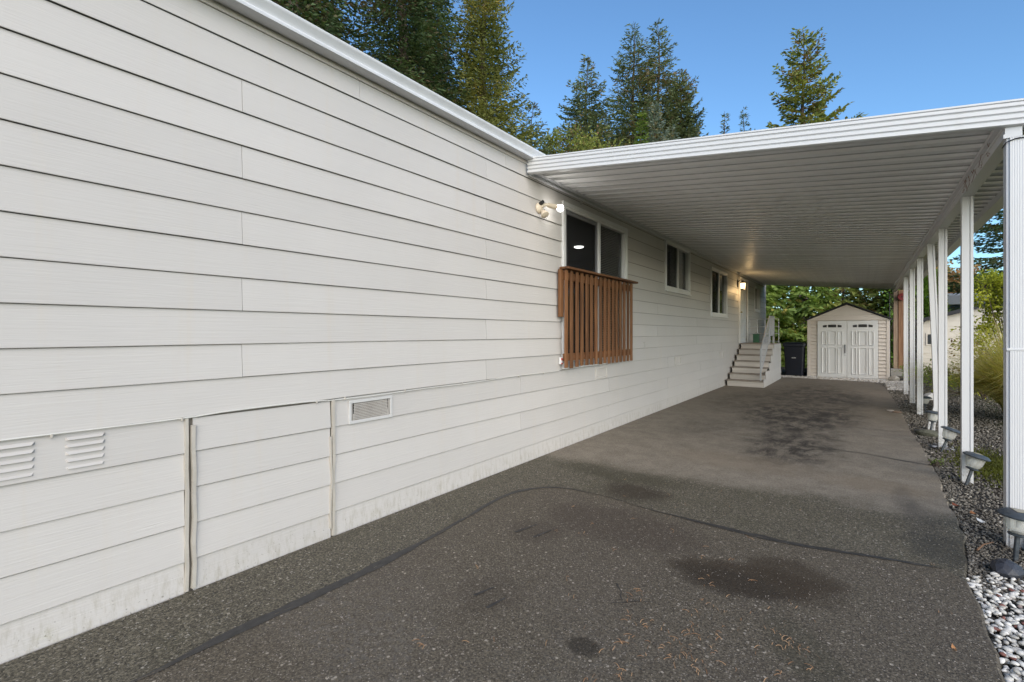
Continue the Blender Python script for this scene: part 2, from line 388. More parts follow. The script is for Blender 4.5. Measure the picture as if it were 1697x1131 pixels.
# ------------------------------------------------------------------ ground, driveway
W = -3.022
def jitter_line(pts, step=.09, amp=.010, seed=1):
    r = random.Random(seed); out = []
    for (a, b) in zip(pts[:-1], pts[1:]):
        L = math.dist(a, b); n = max(1, int(L/step))
        for i in range(n):
            k = i/n; out.append((a[0]+(b[0]-a[0])*k + r.uniform(-amp, amp), a[1]+(b[1]-a[1])*k + r.uniform(-amp, amp)))
    out.append(pts[-1]); return out
def smooth_line(pts, it=2):
    for _ in range(it):
        q = [pts[0]]
        for a, b in zip(pts[:-1], pts[1:]):
            q += [(a[0]*.75+b[0]*.25, a[1]*.75+b[1]*.25), (a[0]*.25+b[0]*.75, a[1]*.25+b[1]*.75)]
        pts = q + [pts[-1]]
    return pts
def slab(name, loop, z, depth, mat, out=.012):
    mb = MB(); n = len(loop); cx = sum(p[0] for p in loop)/n; cy = sum(p[1] for p in loop)/n
    low = []
    for i, p in enumerate(loop):
        a = loop[i-1]; b = loop[(i+1) % n]; tx, ty = b[0]-a[0], b[1]-a[1]; L = math.hypot(tx, ty) or 1
        low.append((p[0]+ty/L*out, p[1]-tx/L*out))
    mb.v = [(p[0], p[1], z) for p in loop] + [(p[0], p[1], z-depth) for p in low]
    mb.f = [tuple(range(n))] + [(i, (i+1) % n, n+(i+1) % n, n+i) for i in range(n)]
    return tag(build(mb, name, mat), kind='structure')
mb = MB(); g = 60
mb.add([(-700,-700,-.03),(700,-700,-.03),(700,700,-.03),(-700,700,-.03)], [(0,1,2,3)])
tag(build(mb, 'ground', M['ground']), kind='structure')
edge = [(.50,-9),(.49,1.5),(.469,2.766),(.478,3.047),(.485,3.485),(.475,3.79),(.52,4.1),(.541,4.322),(.58,4.79),(.571,5.421),(.602,6.502),(.598,6.831),(.584,7.992),(.552,9.257),(.545,11.852),(.50,14.5),(.44,16.4),(.2,17.15)]
edge_j = jitter_line(smooth_line(edge, 1), seed=3, amp=.011)
loop = [(W+.03,-9)] + edge_j + [(-.5,17.35),(-1.4,17.5),(-2.2,17.5),(W+.03,17.5)]
slab('driveway', loop, 0, .045, M['old'], .02)
pe = [(-2.41,-9),(-2.40,-.5),(-2.385,.665),(-2.397,.89),(-2.385,1.271),(-2.371,1.82),(-2.438,2.638),(-2.515,3.18),(-2.491,3.49),(-2.308,3.79),(-1.831,3.838),(-1.467,3.749),(-1.12,3.723),(-.691,3.698),(-.323,3.697),(.062,3.80),(.383,3.845)]
pe_s = smooth_line(pe, 2)
right_n = [p for p in edge_j if p[1] < 3.80]
ploop = [(p[0]-.006, p[1]) for p in right_n] + [(.405,3.845)] + list(reversed(jitter_line(pe_s, .06, .006, 5)))
slab('driveway_overlay', ploop, .009, .0085, M['new'], .012)
def strip(name, pts, w0, z0, z1, mat, seed=2, side=.5):
    r = random.Random(seed); mb = MB(); L = []; Q = []
    for i, p in enumerate(pts):
        a = pts[max(0, i-1)]; b = pts[min(len(pts)-1, i+1)]; tx, ty = b[0]-a[0], b[1]-a[1]; l = math.hypot(tx, ty) or 1
        end = min(1, i/3, (len(pts)-1-i)/3) if len(pts) > 6 else 1
        w = w0*r.uniform(.8, 1.2)*max(.5, 1+.35*math.sin(i*.31+seed)+.3*math.sin(i*.113+1.7*seed))*max(.12, end); nx, ny = -ty/l, tx/l
        L.append((p[0]+nx*w*side, p[1]+ny*w*side, z0)); Q.append((p[0]-nx*w*(1-side), p[1]-ny*w*(1-side), z1))
    n = len(pts); mb.v = L+Q; mb.f = [(i, i+1, n+i+1, n+i) for i in range(n-1)]
    return tag(build(mb, name, mat), kind='structure')
ts = jitter_line([p for p in pe_s if p[1] > .3 or p[0] > -2], .07, .004, 8)
strip('tar_seam', ts, .056, .0035, .0125, M['tar'], 4, .62)
strip('pavement_crack', jitter_line([(-.60,7.06),(-.3,7.03),(.03,6.99),(.378,6.85),(.585,6.80)], .06, .008, 9), .030, .004, .004, M['tar'])
strip('pavement_crack', jitter_line([(-.9,8.72),(-.228,8.79),(.2,8.80),(.55,8.835)], .08, .01, 19), .016, .004, .004, M['tar'])
strip('pavement_crack', jitter_line([(-.5,10.9),(.1,10.8),(.50,10.85)], .08, .01, 29), .014, .004, .004, M['tar'])
strip('pavement_crack', jitter_line([(-1.08,2.32),(-.97,2.41),(-.90,2.46),(-.80,2.47)], .035, .008, 15), .008, .013, .013, M['tar'])
strip('pavement_crack', jitter_line([(-1.12,2.52),(-1.06,2.45),(-1.03,2.38)], .03, .006, 16), .006, .013, .013, M['tar'])
# dents pressed into the soft overlay by jack stands: two dark grooves each
for a, b in (((-1.99,2.74),(-1.94,2.95)), ((-1.84,2.75),(-1.80,2.93)), ((-1.69,1.95),(-1.655,2.08)), ((-1.56,1.90),(-1.54,2.03))):
    strip('pavement_dent', [a, ((a[0]*2+b[0])/3,(a[1]*2+b[1])/3), ((a[0]+b[0]*2)/3,(a[1]+b[1]*2)/3), b], .014, .013, .013, M['tar'])

# ------------------------------------------------------------------ the house
HY0, HY1 = -7.0, 20.52
house = thing('manufactured_house', (W-3.5, 7, 0), 'long pale manufactured house with lap siding and white gutter along the drive', 'house')
LAP = .1995; Z0 = .963
OPEN = [(5.19,7.10,1.06,3.02), (9.02,10.50,2.29,3.165), (12.38,14.0,1.90,3.01), (15.72,16.85,1.10,3.03), (18.26,19.12,2.22,3.01)]
VENTS = [(2.11,2.458,.785,.912)]
def rects(y0, y1, z0, z1, ops):
    ys = sorted({y0, y1} | {y for o in ops for y in o[:2] if y0 < y < y1}); out = []
    for a, b in zip(ys[:-1], ys[1:]):
        m = (a+b)/2; segs = [(z0, z1)]
        for o in ops:
            if o[0] < m < o[1]:
                ns = []
                for s0, s1 in segs:
                    if o[3] <= s0 or o[2] >= s1: ns.append((s0, s1)); continue
                    if o[2] > s0: ns.append((s0, o[2]))
                    if o[3] < s1: ns.append((o[3], s1))
                segs = ns
        for s0, s1 in segs:
            if s1-s0 > .004: out.append([a, b, s0, s1])
    res = []
    for r in out:                                   # merge neighbours with the same height range
        if res and abs(res[-1][1]-r[0]) < 1e-6 and res[-1][2:] == r[2:]: res[-1][1] = r[1]
        else: res.append(r)
    return res
def board(y0, y1, zb, exp, top, dx=0.0, tilt=0.0):
    mb = MB()
    def fx(z): return W + .0165 - .0140*(z-zb)/(exp*1.11) + dx
    def bx(z): return W + .0038 - .0085*(z-zb)/(exp*1.11) + dx
    for a, b, s0, s1 in rects(y0, y1, zb, top, OPEN+VENTS):
        n = max(1, int((b-a)/.6)); prof = [[], [], [], []]
        vs = []
        for i in range(n+1):
            y = a+(b-a)*i/n; t = tilt*((y-y0)/(y1-y0)-.5); w = .0022*math.sin(y*2.1+zb*9) if 0 < i < n else 0; t += .0013*math.sin(y*1.3+zb*31) if 0 < i < n else 0
            e = .0020 if s0 == zb else 0
            vs += [(bx(s0), y, s0+t+e*3.5), (fx(s0)-e+w, y, s0+t), (fx(s0+.006)+w, y, s0+t+e*1.6), (fx(s1)+w*.3, y, s1+t), (bx(s1), y, s1+t)]
        fs = []
        for i in range(n):
            for k in range(5): fs.append((i*5+k, i*5+(k+1) % 5, (i+1)*5+(k+1) % 5, (i+1)*5+k))
        fs += [(0,1,2,3,4), tuple(n*5+k for k in range(5))]
        mb.add(vs, fs)
    return mb
def row(zb, exp, joints, lo=HY0, hi=HY1, top=None, gap=.0026):
    top = top or zb+exp*1.11
    ys = [lo] + [j for j in joints if lo < j < hi] + [hi]
    for a, b in zip(ys[:-1], ys[1:]):
        cuts = sorted((o[0], o[1]) for o in OPEN+VENTS if o[2] <= zb and o[3] >= (top or zb+exp*1.11) and o[0] > a and o[1] < b)
        ends = [a] + [v for c_ in cuts for v in c_] + [b]
        for a2, b2 in zip(ends[::2], ends[1::2]):
            mb = board(a2 + (gap/2 if a2 == a and a > lo else 0), b2 - (gap/2 if b2 == b and b < hi else 0), zb, exp, top or zb+exp*1.11, rnd.uniform(-.0007, .0007), rnd.uniform(-.002, .002))
            if mb.v: build(mb, 'siding_board', M['siding'], house)
        continue
        mb = board(a + (gap/2 if a > lo else 0), b - (gap/2 if b < hi else 0), zb, exp, top or zb+exp*1.11, rnd.uniform(-.0007, .0007), rnd.uniform(-.002, .002))
        if mb.v: build(mb, 'siding_board', M['siding'], house)
for k in range(12):
    off = 1.349 if k % 2 == 1 else 3.66
    js = [off + 4.88*n + (rnd.uniform(-.03, .03) if n else 0) for n in range(-3, 5)]
    if k == 11: js = [-4.2, 2.18, 3.98, 8.1, 12.9, 17.2]
    row(Z0+LAP*k, LAP, js, top=3.30 if k == 11 else Z0+LAP*(k+1)-.0032)
AP = (1.075, 1.945)                        # loose access panel in the skirting
for k in range(5):
    zb = Z0-LAP*(k+1) if k < 4 else -.02
    ex = LAP if k < 4 else Z0-LAP*4+.02
    top = Z0-LAP*k-(.0032 if k else .004)
    off = 4.25 if k % 2 == 0 else 6.5
    row(zb, ex, [-4.9], hi=AP[0]-.03, top=top)
    build(board(AP[0]+.012, AP[1]-.008, zb+.002, ex, top+.001 if k else top-.009, .004, -.005), 'siding_board', M['siding'], house)
    row(zb, ex, [off + 4.88*n for n in range(0, 4)], lo=AP[1]+.02, top=top)
mb = MB()
for a, b, s0, s1 in rects(HY0+.02, HY1-.02, -.02, 3.30, OPEN+VENTS): mb.box(W-.03, W-.006, a, b, s0, s1)
build(mb, 'wall_sheathing', M['sheath'], house)
# battens beside the access panel, crooked
def crooked(y, zt, zb, w, d, amp, seed):
    r = random.Random(seed); mb = MB(); n = 7; vs = []
    for i in range(n+1):
        z = zb+(zt-zb)*i/n; o = y + (r.uniform(-amp, amp) if 0 < i < n else 0) + amp*math.sin(i/n*3.1)*.8; dd = d*r.uniform(.9, 1.15)
        vs += [(W+.008, o-w/2, z), (W+.008+dd, o-w/2+.002, z), (W+.008+dd, o+w/2-.002, z), (W+.008, o+w/2, z)]
    fs = [(i*4+k, i*4+(k+1) % 4, (i+1)*4+(k+1) % 4, (i+1)*4+k) for i in range(n) for k in range(4)] + [(0,1,2,3), tuple(n*4+k for k in range(4))]
    return mb.add(vs, fs)
for a in ((1.054,.955,.0,.020,.014,.003,1), (1.086,.915,.01,.022,.020,.005,2), (1.958,.958,.002,.024,.016,.003,3), (1.936,.70,.06,.013,.020,.006,4)):
    build(crooked(*a), 'batten', M['batten'], house)
# pressed louvres in the top skirting board
for y0, y1 in ((.24,.455), (.558,.702)):
    for i in range(5):
        z = .925-.034*i
        mb = MB(); mb.add([(W+.013,y0,z+.014),(W+.013,y1,z+.014),(W+.0255,y1-.012,z),(W+.0255,y0+.012,z),(W+.010,y1,z-.003),(W+.010,y0,z-.003)], [(0,1,2,3),(3,2,4,5),(0,3,5),(1,4,2)])
        build(mb, 'louvre', M['siding'], house)
# corner board, far and rear walls, floor, roof
mb = MB(); mb.box(W-.03, W+.021, HY1+.001, HY1+.03, 0, 3.30, .004); build(mb, 'corner_board', M['siding'], house)
mb = MB(); HX = W-7.2
mb.box(HX, W-.035, HY1, HY1+.09, -.02, 3.32); mb.box(HX, W-.035, HY0-.09, HY0, -.02, 3.32); mb.box(HX-.1, HX, HY0-.09, HY1+.09, -.02, 3.32)
build(mb, 'rear_wall', M['siding'], house)
mb = MB(); xr = (W+HX)/2
mb.prism([(W+.03,3.36),(W+.03,3.44),(xr,4.30),(HX-.15,3.44),(HX-.15,3.36),(xr,4.20)], 'y', HY0-.3, HY1+.25)
build(mb, 'roof', simple('roof_shingle', (.10,.095,.09), .9, .3, 12, bump=.5), house)
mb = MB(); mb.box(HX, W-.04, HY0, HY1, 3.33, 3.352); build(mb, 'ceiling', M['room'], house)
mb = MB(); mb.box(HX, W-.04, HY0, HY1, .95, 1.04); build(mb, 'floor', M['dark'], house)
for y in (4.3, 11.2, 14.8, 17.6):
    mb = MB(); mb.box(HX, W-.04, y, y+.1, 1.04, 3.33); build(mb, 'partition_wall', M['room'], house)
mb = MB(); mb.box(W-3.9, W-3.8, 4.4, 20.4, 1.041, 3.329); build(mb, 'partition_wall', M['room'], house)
# frieze and gutter
mb = MB(); mb.box(W-.01, W+.020, HY0, 2.9, 3.300, 3.350, .002); build(mb, 'frieze_board', M['frieze'], house)
mb = MB(); mb.box(W-.01, W+.020, 2.903, HY1, 3.300, 3.350, .002); build(mb, 'frieze_board', M['frieze'], house)
gp = [(W+.021,3.338),(W+.115,3.330),(W+.128,3.334),(W+.130,3.347),(W+.130,3.352),(W+.122,3.362),(W+.128,3.385),(W+.148,3.407),(W+.153,3.418),(W+.153,3.428),(W+.146,3.428),(W+.146,3.42),(W+.12,3.40),(W+.112,3.345),(W+.03,3.35),(W+.03,3.43),(W+.021,3.43)]
mb = MB(); mb.prism(gp, 'y', HY0-.25, HY1+.2); build(mb, 'gutter', M['gutter'], house, smooth=True)
# vents
def vent(y0, y1, z0, z1, wires):
    f = MB(); t = .022; x0, x1 = W+.010, W+.022
    f.box(x0, x1, y0, y1, z0, z0+t, .002); f.box(x0, x1, y0, y1, z1-t, z1, .002); f.box(x0, x1, y0, y0+t, z0+t, z1-t, .002); f.box(x0, x1, y1-t, y1, z0+t, z1-t, .002)
    for yy in (y0+.011, y1-.011):
        for zz in (z0+.011, z1-.011): f.box(x1, x1+.002, yy-.003, yy+.003, zz-.003, zz+.003)
    v = build(f, 'foundation_vent', M['vent'] if wires else M['frieze'], house)
    s = MB()
    if wires:
        n = int((y1-y0-2*t)/.0095)
        for i in range(1, n):
            y = y0+t+(y1-y0-2*t)*i/n
            if i in (2, n-2): s.box(x0+.001, x0+.004, y-.0022, y+.0022, z0+t, z0+t+.05); continue
            s.box(x0+.001, x0+.004, y-.0015, y+.0015, z0+t, z1-t)
        for i in range(1, 11):
            z = z0+t+(z1-z0-2*t)*i/11; s.box(x0+.004, x0+.0065, y0+t+.018, y1-t-.018, z-.0015, z+.0015)
        build(s, 'vent_screen', M['frieze'], v)
        b = MB(); b.box(W-.12, W-.11, y0, y1, z0, z1); build(b, 'vent_recess', M['dark'], v)
    else:
        for i in range(7):
            z = z0+t+.004+(z1-z0-2*t-.012)*i/6; s.add([(x0+.002,y0+t,z+.014),(x0+.002,y1-t,z+.014),(x0+.008,y1-t,z),(x0+.008,y0+t,z),(x0+.001,y1-t,z),(x0+.001,y0+t,z)], [(0,1,2,3),(3,2,4,5),(0,3,5),(1,4,2)])
        build(s, 'vent_screen', M['frieze'], v)
vent(2.085, 2.48, .762, .934, True)
vent(6.05, 6.42, .775, .945, False); vent(9.54, 9.92, .772, .94, False); vent(13.24, 13.66, .765, .93, False)
# chipped siding
for y, z, s in ((7.9,1.225,.055), (15.46,1.285,.09), (5.62,3.16,.035), (6.15,3.17,.035)):
    m2 = MB(); m2.add([(W+.016,y-s*.6,z+s*.8),(W+.016,y+s*.2,z+s*.9),(W+.030,y+s*.8,z-s*.1),(W+.024,y+s*.2,z-s*.9),(W+.016,y-s*.5,z-s*.7),(W+.010,y+s*.1,z+s*.1)], [(0,1,2,5),(5,2,3,4),(0,5,4),(1,2,3,4,0)])
    build(m2, 'siding_chip', M['siding'], house)
    m2 = MB(); m2.add([(W+.0142,y+s*.1,z-s*.2),(W+.0142,y+s*.9,z-s*.35),(W+.0142,y+s*.3,z-s*1.1),(W+.0142,y-s*.3,z-s*.8)], [(0,1,2,3)])
    build(m2, 'chip_hole', M['sheath'], house)
# windows
def ring(mb, x0, x1, y0, y1, z0, z1, t, bev=.004, tb=None):
    tb = tb or t
    mb.box(x0, x1, y0, y1, z0, z0+tb, bev); mb.box(x0, x1, y0, y1, z1-t, z1, bev)
    mb.box(x0+.001, x1-.001, y0, y0+t, z0+tb, z1-t, bev); mb.box(x0+.001, x1-.001, y1-t, y1, z0+tb, z1-t, bev); return mb
def pane(par, y0, y1, z0, z1, x, screen=False):
    mb = MB(); mb.add([(x,y0,z0),(x,y1,z0),(x,y1,z1),(x,y0,z1)], [(0,1,2,3)]); p_ = build(mb, 'pane', M['glass'], par)
    if p_.data.polygons[0].normal.x < 0: p_.data.flip_normals()
    if screen:
        mb = MB(); mb.add([(x+.010,y0,z0),(x+.010,y1,z0),(x+.010,y1,z1),(x+.010,y0,z1)], [(0,1,2,3)]); build(mb, 'insect_screen', M['screen'], par)
def curtain(par, y0, y1, z0, z1, x, seed):
    r = random.Random(seed); mb = MB(); n = 28; vs = []
    for i in range(n+1):
        y = y0+(y1-y0)*i/n; xx = x + .02*math.sin(i*1.35+seed)+r.uniform(-.006,.006); vs += [(xx,y,z0),(xx,y,z1)]
    mb.add(vs, [(2*i,2*i+2,2*i+3,2*i+1) for i in range(n)]); build(mb, 'curtain', M['curtain'], par, smooth='full')
def blinds(par, y0, y1, z0, z1, x):
    mb = MB(); z = z0
    while z < z1:
        mb.add([(x-.010,y0,z+.010),(x-.010,y1,z+.010),(x+.010,y1,z-.004),(x+.010,y0,z-.004)], [(0,1,2,3)]); z += .026
    build(mb, 'blind', M['blind'], par)
def slider_window(o, casing, fill, mid=None, name='window'):
    y0, y1, z0, z1 = o
    mb = ring(MB(), W-.02, W+.034, y0-casing, y1+casing, z0-casing, z1+casing*.9, casing, .005)
    w = build(mb, name, M['trim'], house)
    f = ring(MB(), W-.06, W+.020, y0+.001, y1-.001, z0+.001, z1-.001, .035, .003)
    ym = mid or (y0+y1)/2
    f.box(W-.03, W+.024, ym-.028, ym+.028, z0+.036, z1-.036, .003)
    build(f, 'sash', M['trim'], w)
    pane(w, y0+.036, ym-.028, z0+.036, z1-.036, W-.012, True)
    pane(w, ym+.028, y1-.036, z0+.036, z1-.036, W-.036)
    if fill == 'curtain': curtain(w, ym, y1-.02, z0, z1, W-.13, 3)
    if fill == 'blind': blinds(w, ym, y1-.03, z0+.03, z1-.03, W-.10)
    s = MB(); s.box(W+.005, W+.050, y0-casing-.01, y1+casing+.01, z0-casing-.026, z0-casing-.0005, .004); build(s, 'sill', M['trim'], w)
    return w
sd = slider_window(OPEN[0], .055, 'blind', 6.17, 'sliding_door')
mb = MB(); ring(mb, W-.028, W+.004, 5.228, 6.139, 1.10, 2.98, .05, .003); build(mb, 'screen_frame', simple('grey_screen_frame', (.16,.16,.17), .5), sd)
slider_window(OPEN[1], .05, 'curtain', 9.74); slider_window(OPEN[2], .05, 'blind', 13.15); slider_window(OPEN[3-0+1], .045, 'curtain', 18.69)
y0, y1, z0, z1 = OPEN[3]
mb = MB(); t = .075
mb.box(W-.02, W+.045, y0-t, y0, z0-.02, z1, .004); mb.box(W-.02, W+.045, y1, y1+t, z0-.02, z1, .004); mb.box(W-.02, W+.047, y0-t, y1+t, z1+.0005, z1+.09, .004)
dr = build(mb, 'entry_door', M['trim'], house)
mb = MB(); mb.box(W-.045, W-.008, y0+.004, y1-.004, z0+.01, z1-.004, .003); build(mb, 'door_leaf', simple('door_paint', (.62,.64,.66), .4), dr)
for zz in (1.25, 1.85, 2.42):
    for ya in (y0+.14, (y0+y1)/2+.05):
        mb = ring(MB(), W-.010, W-.002, ya, ya+.40, zz, zz+.48, .03, .003); build(mb, 'door_panel', M['trim'], dr)
mb = MB(); mb.tube([(W-.008,y0+.09,2.05),(W+.05,y0+.09,2.05)], .012, 8).tube([(W+.05,y0+.055,2.05),(W+.05,y0+.125,2.05)], .026, 12); build(mb, 'door_knob', simple('brass', (.45,.36,.18), .3, metal=1), dr)
mb = MB(); mb.box(W-.02, W+.06, y0-.05, y1+.05, z0-.03, z0+.009, .004); build(mb, 'threshold', simple('alu_threshold', (.35,.35,.34), .4), dr)
# ceiling lamp of the room behind the sliding door
mb = MB(); mb.lathe([(.02,3.329),(.10,3.325),(.105,3.312),(.08,3.30),(.03,3.294)], 20, (-5.05,9.35,0)); build(mb, 'ceiling_lamp', m_emit('ceiling_lamp_glow', (1,.97,.92), 3.5), house, smooth=True)

# ------------------------------------------------------------------ wooden guard in front of the sliding door
gx = W+.02
guard = thing('wooden_guard_rail', (gx, 6.1, .98), 'brown stained wooden guard with upright slats in front of the sliding door', 'guard rail')
mb = MB(); mb.box(W+.040, W+.165, 5.02, 7.25, 2.204, 2.232, .004); build(mb, 'cap_rail', M['woodcap'], guard)
for z0, z1 in ((2.08,2.17), (1.08,1.17)):
    mb = MB(); mb.box(W+.052, W+.089, 5.08, 7.18, z0, z1, .003); build(mb, 'cross_rail', M['woodcap'], guard)
mb = MB(); mb.box(W+.040, W+.076, 4.99, 5.074, 1.62, 2.199, .003); build(mb, 'side_board', M['wood'], guard)
for i in range(16):
    y = 5.085+(7.12-5.085)*i/15 + rnd.uniform(-.006,.006)
    mb = MB(); mb.box(W+.091, W+.112, y-.032, y+.032, .995+rnd.uniform(-.008,.008), 2.199, .003)
    o = build(mb, 'slat', M['wood'], guard)
mb = MB(); mb.box(W+.038, W+.050, 5.12, 7.14, 1.01, 1.06, .002); build(mb, 'door_track', M['trim'], guard)

# ------------------------------------------------------------------ cable along the skirting, with clips
pts = []
for i in range(60):
    y = -3 + 8.05*i/59; pts.append((W+.021+.002*math.sin(i), y, .957 + .006*math.sin(y*1.7) + (.006 if 1.1 < y < 1.9 else 0) + .003*math.sin(y*5)))
cab = thing('cable', (W+.02, 1, .957), 'thin white cable clipped along the seam above the skirting boards', 'cable')
mb = MB(); mb.tube(pts, .0048, 6); build(mb, 'wire', simple('cable_sheath', (.55,.54,.50), .5), cab, smooth=True)
for y in (.51, 1.03, 1.83, 2.05, 2.61, 3.3, 4.2, 4.7):
    mb = MB(); mb.box(W+.016, W+.028, y-.005, y+.005, .946, .965, .002); build(mb, 'clip', M['batten'], cab)
ob = thing('wall_box', (W+.02, 5.1, 1.08), 'tiny red and white box at the lower left corner of the wooden guard', 'box')
mb = MB(); mb.box(W+.016, W+.05, 5.075-.03, 5.075+.02, 1.04, 1.125, .004); build(mb, 'case', M['trim'], ob)
mb = MB(); mb.box(W+.05, W+.053, 5.05, 5.09, 1.09, 1.118, .001); mb.box(W+.05, W+.053, 5.05, 5.09, 1.045, 1.058, .001); build(mb, 'red_label', simple('red_label', (.45,.04,.03), .5), ob)

# ------------------------------------------------------------------ flood light with one lit bulb
fl = thing('flood_light', (W+.015, 4.60, 2.86), 'cream twin flood light on the siding with one lit white bulb', 'light')
cream = simple('cream_plastic', (.70,.60,.46), .5, dirt=.3)
mb = MB(); mb.lathe([(.06,0),(.062,.012),(.05,.03),(.03,.045)], 24).xf(Matrix.Translation((W+.014,4.60,2.86)) @ Matrix.Rotation(R(90), 4, 'Y')); build(mb, 'mount_plate', cream, fl, smooth=True)
mb = MB(); mb.tube([(W+.05,4.60,2.87),(W+.09,4.62,2.895),(W+.11,4.66,2.895)], .019, 12); mb.tube([(W+.11,4.66,2.895),(W+.16,4.76,2.885)], [.026,.030], 16); build(mb, 'lamp_socket', cream, fl, smooth=True)
mb = MB(); mb.lathe([(.022,0),(.027,.016),(.039,.045),(.041,.062),(.033,.076),(.010,.082)], 20).xf(Matrix.Translation((W+.16,4.76,2.885)) @ Vector((.40,.91,-.08)).to_track_quat('Z','Y').to_matrix().to_4x4())
build(mb, 'lit_bulb', m_emit('bulb_glow', (1,.98,.95), 14), fl, smooth=True)
mb = MB(); mb.tube([(W+.05,4.59,2.85),(W+.085,4.585,2.81)], .018, 12); mb.lathe([(.022,0),(.03,.02),(.046,.05),(.048,.066),(.02,.078)], 20).xf(Matrix.Translation((W+.085,4.585,2.815)) @ Vector((.55,-.15,-.8)).to_track_quat('Z','Y').to_matrix().to_4x4()); build(mb, 'unlit_lamp', cream, fl, smooth=True)
mb = MB(); mb.tube([(W+.05,4.585,2.905),(W+.10,4.565,2.915)], [.022,.020], 14); build(mb, 'sensor', M['black'], fl, smooth=True)

# ------------------------------------------------------------------ porch lantern by the entry door
ln = thing('wall_lantern', (W+.02, 15.42, 2.85), 'small black lantern glowing warm on the wall beside the entry door', 'lantern')
lm = simple('lantern_metal', (.03,.026,.022), .4, metal=.6); lx, ly, lz = W+.16, 15.42, 2.78
mb = MB(); mb.box(W+.014, W+.034, ly-.05, ly+.05, 2.78, 3.0, .008); mb.tube([(W+.03,ly,2.93),(W+.09,ly,3.0),(lx,ly,2.99),(lx,ly,2.95)], .010, 8); build(mb, 'bracket', lm, ln)
mb = MB(); mb.lathe([(.10,.115),(.095,.125),(.03,.175),(.008,.20)], 6, (lx,ly,lz)); mb.lathe([(.065,-.075),(.07,-.06),(.055,-.05)], 6, (lx,ly,lz)); build(mb, 'roof_and_base', lm, ln)
mb = MB(); mb.lathe([(.058,-.048),(.075,.112)], 6, (lx,ly,lz)); build(mb, 'lantern_glass', m_emit('lantern_glow', (1,.74,.38), 1.7), ln)
pl = bpy.data.lights.new('lantern_light', 'POINT'); pl.energy = 4; pl.color = (1,.66,.30); pl.shadow_soft_size = .05
po = bpy.data.objects.new('lantern_light', pl); C.objects.link(po); po.parent = ln; po.location = (.16+.10-.02, 0, -.16)

# ------------------------------------------------------------------ carport
CY0, CY1 = 4.34, 20.2; SL = -.0955; CX1 = 1.12
def cz(x): return 3.232 + SL*(x-W)              # underside of the pans
cp = thing('carport', (-1.1, 12, 0), 'long white aluminium carport roof on slim posts beside the house', 'carport')
PITCH = .2045; npan = int((CY1-CY0-.05)/PITCH)
prof = [(0,0),(.100,-.001),(.112,.046),(.196,.046),(.2035,.0)]
SKEW = .065; M['seam_shade'] = simple('painted_seam_shade', (.50, .50, .49), .7, .2, 12); sm = None  # darker grey paints the shadow line between roof ribs
pm = None
for i in range(npan):
    y = CY0+.06+PITCH*i
    if pm is None:
        mb = MB(); vs = []
        for x in (W+.03, CX1):
            vs += [(x-W, p, cz(x)+q) for p, q in prof] + [(x-W, p, cz(x)+q+.004) for p, q in prof]
        fs = []; m_ = len(prof)
        for k in range(m_-1): fs += [(k,k+1,2*m_+k+1,2*m_+k), (m_+k,3*m_+k,3*m_+k+1,m_+k+1), (k,m_+k,m_+k+1,k+1), (2*m_+k,2*m_+k+1,3*m_+k+1,3*m_+k)]
        fs += [(0,2*m_,3*m_,m_), (m_-1,2*m_-1,4*m_-1,3*m_-1)]
        mb.add([(a, b, c) for a, b, c in vs], fs)
        o = build(mb, 'roof_pan', M['pan'], cp, local=True); pm = o.data; ox = ORIG[cp.name]
    else:
        o = bpy.data.objects.new('roof_pan', pm); C.objects.link(o); o.parent = cp
    o.location = (W-ox.x, y-ox.y, (.0016 if i % 2 else 0)-ox.z); o.rotation_euler.z = math.atan(SKEW*(1-i/npan))
    if sm is None:  # added strip along each pan seam, standing in for its shadow line
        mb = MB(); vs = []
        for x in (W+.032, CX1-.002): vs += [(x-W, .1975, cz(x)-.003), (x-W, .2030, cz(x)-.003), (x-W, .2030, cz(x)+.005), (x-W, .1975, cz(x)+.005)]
        mb.add(vs, [(0,1,2,3),(4,7,6,5),(0,4,5,1),(1,5,6,2),(2,6,7,3),(3,7,4,0)]); q = build(mb, 'seam_shade_strip', M['seam_shade'], o, local=True); sm = q.data
    else:
        q = bpy.data.objects.new('seam_shade_strip', sm); C.objects.link(q); q.parent = o
# ribbed fascias, front and back: each is one pressed length
def fascia(y, sgn):
    mb = MB(); pr = []
    n = 4; h = .165; z0 = -.045 if sgn > 0 else .004
    for k in range(n):
        a = z0+h*k/n; b = z0+h*(k+1)/n
        pr += [(0, a+.003), (.014, a+.010), (.014, b-.010), (0, b-.003)]
    pr = [(y-sgn*p, z) for p, z in pr]
    pr += [(y-sgn*.012, z0+h), (y-sgn*.012, z0+h+.012), (y+sgn*.03, z0+h+.012), (y+sgn*.03, z0+h), (y+sgn*.012, z0+h), (y+sgn*.012, z0+.004), (y+sgn*.045, z0+.004), (y+sgn*.045, z0)]
    n = len(pr); vs = []
    for x in (W+.045, CX1+.03): vs += [(x, p+(SKEW*(x-W) if sgn > 0 else 0), cz(x)+q) for p, q in pr]
    mb.add(vs, [(i, (i+1) % n, n+(i+1) % n, n+i) for i in range(n)] + [tuple(range(n)), tuple(range(2*n-1, n-1, -1))]); return mb
build(fascia(CY0, 1), 'front_fascia', M['alu'], cp); build(fascia(CY1, -1), 'rear_fascia', M['alu'], cp)
mb = MB(); mb.prism([(W+.022,3.175),(W+.05,3.175),(W+.05,3.181),(W+.028,3.183),(W+.028,3.222),(W+.085,3.222),(W+.085,3.2265),(W+.022,3.2275)], 'y', CY0+.05, CY1-.05); build(mb, 'wall_channel', M['alu'], cp)
mb = MB(); x = CX1; z = cz(x)
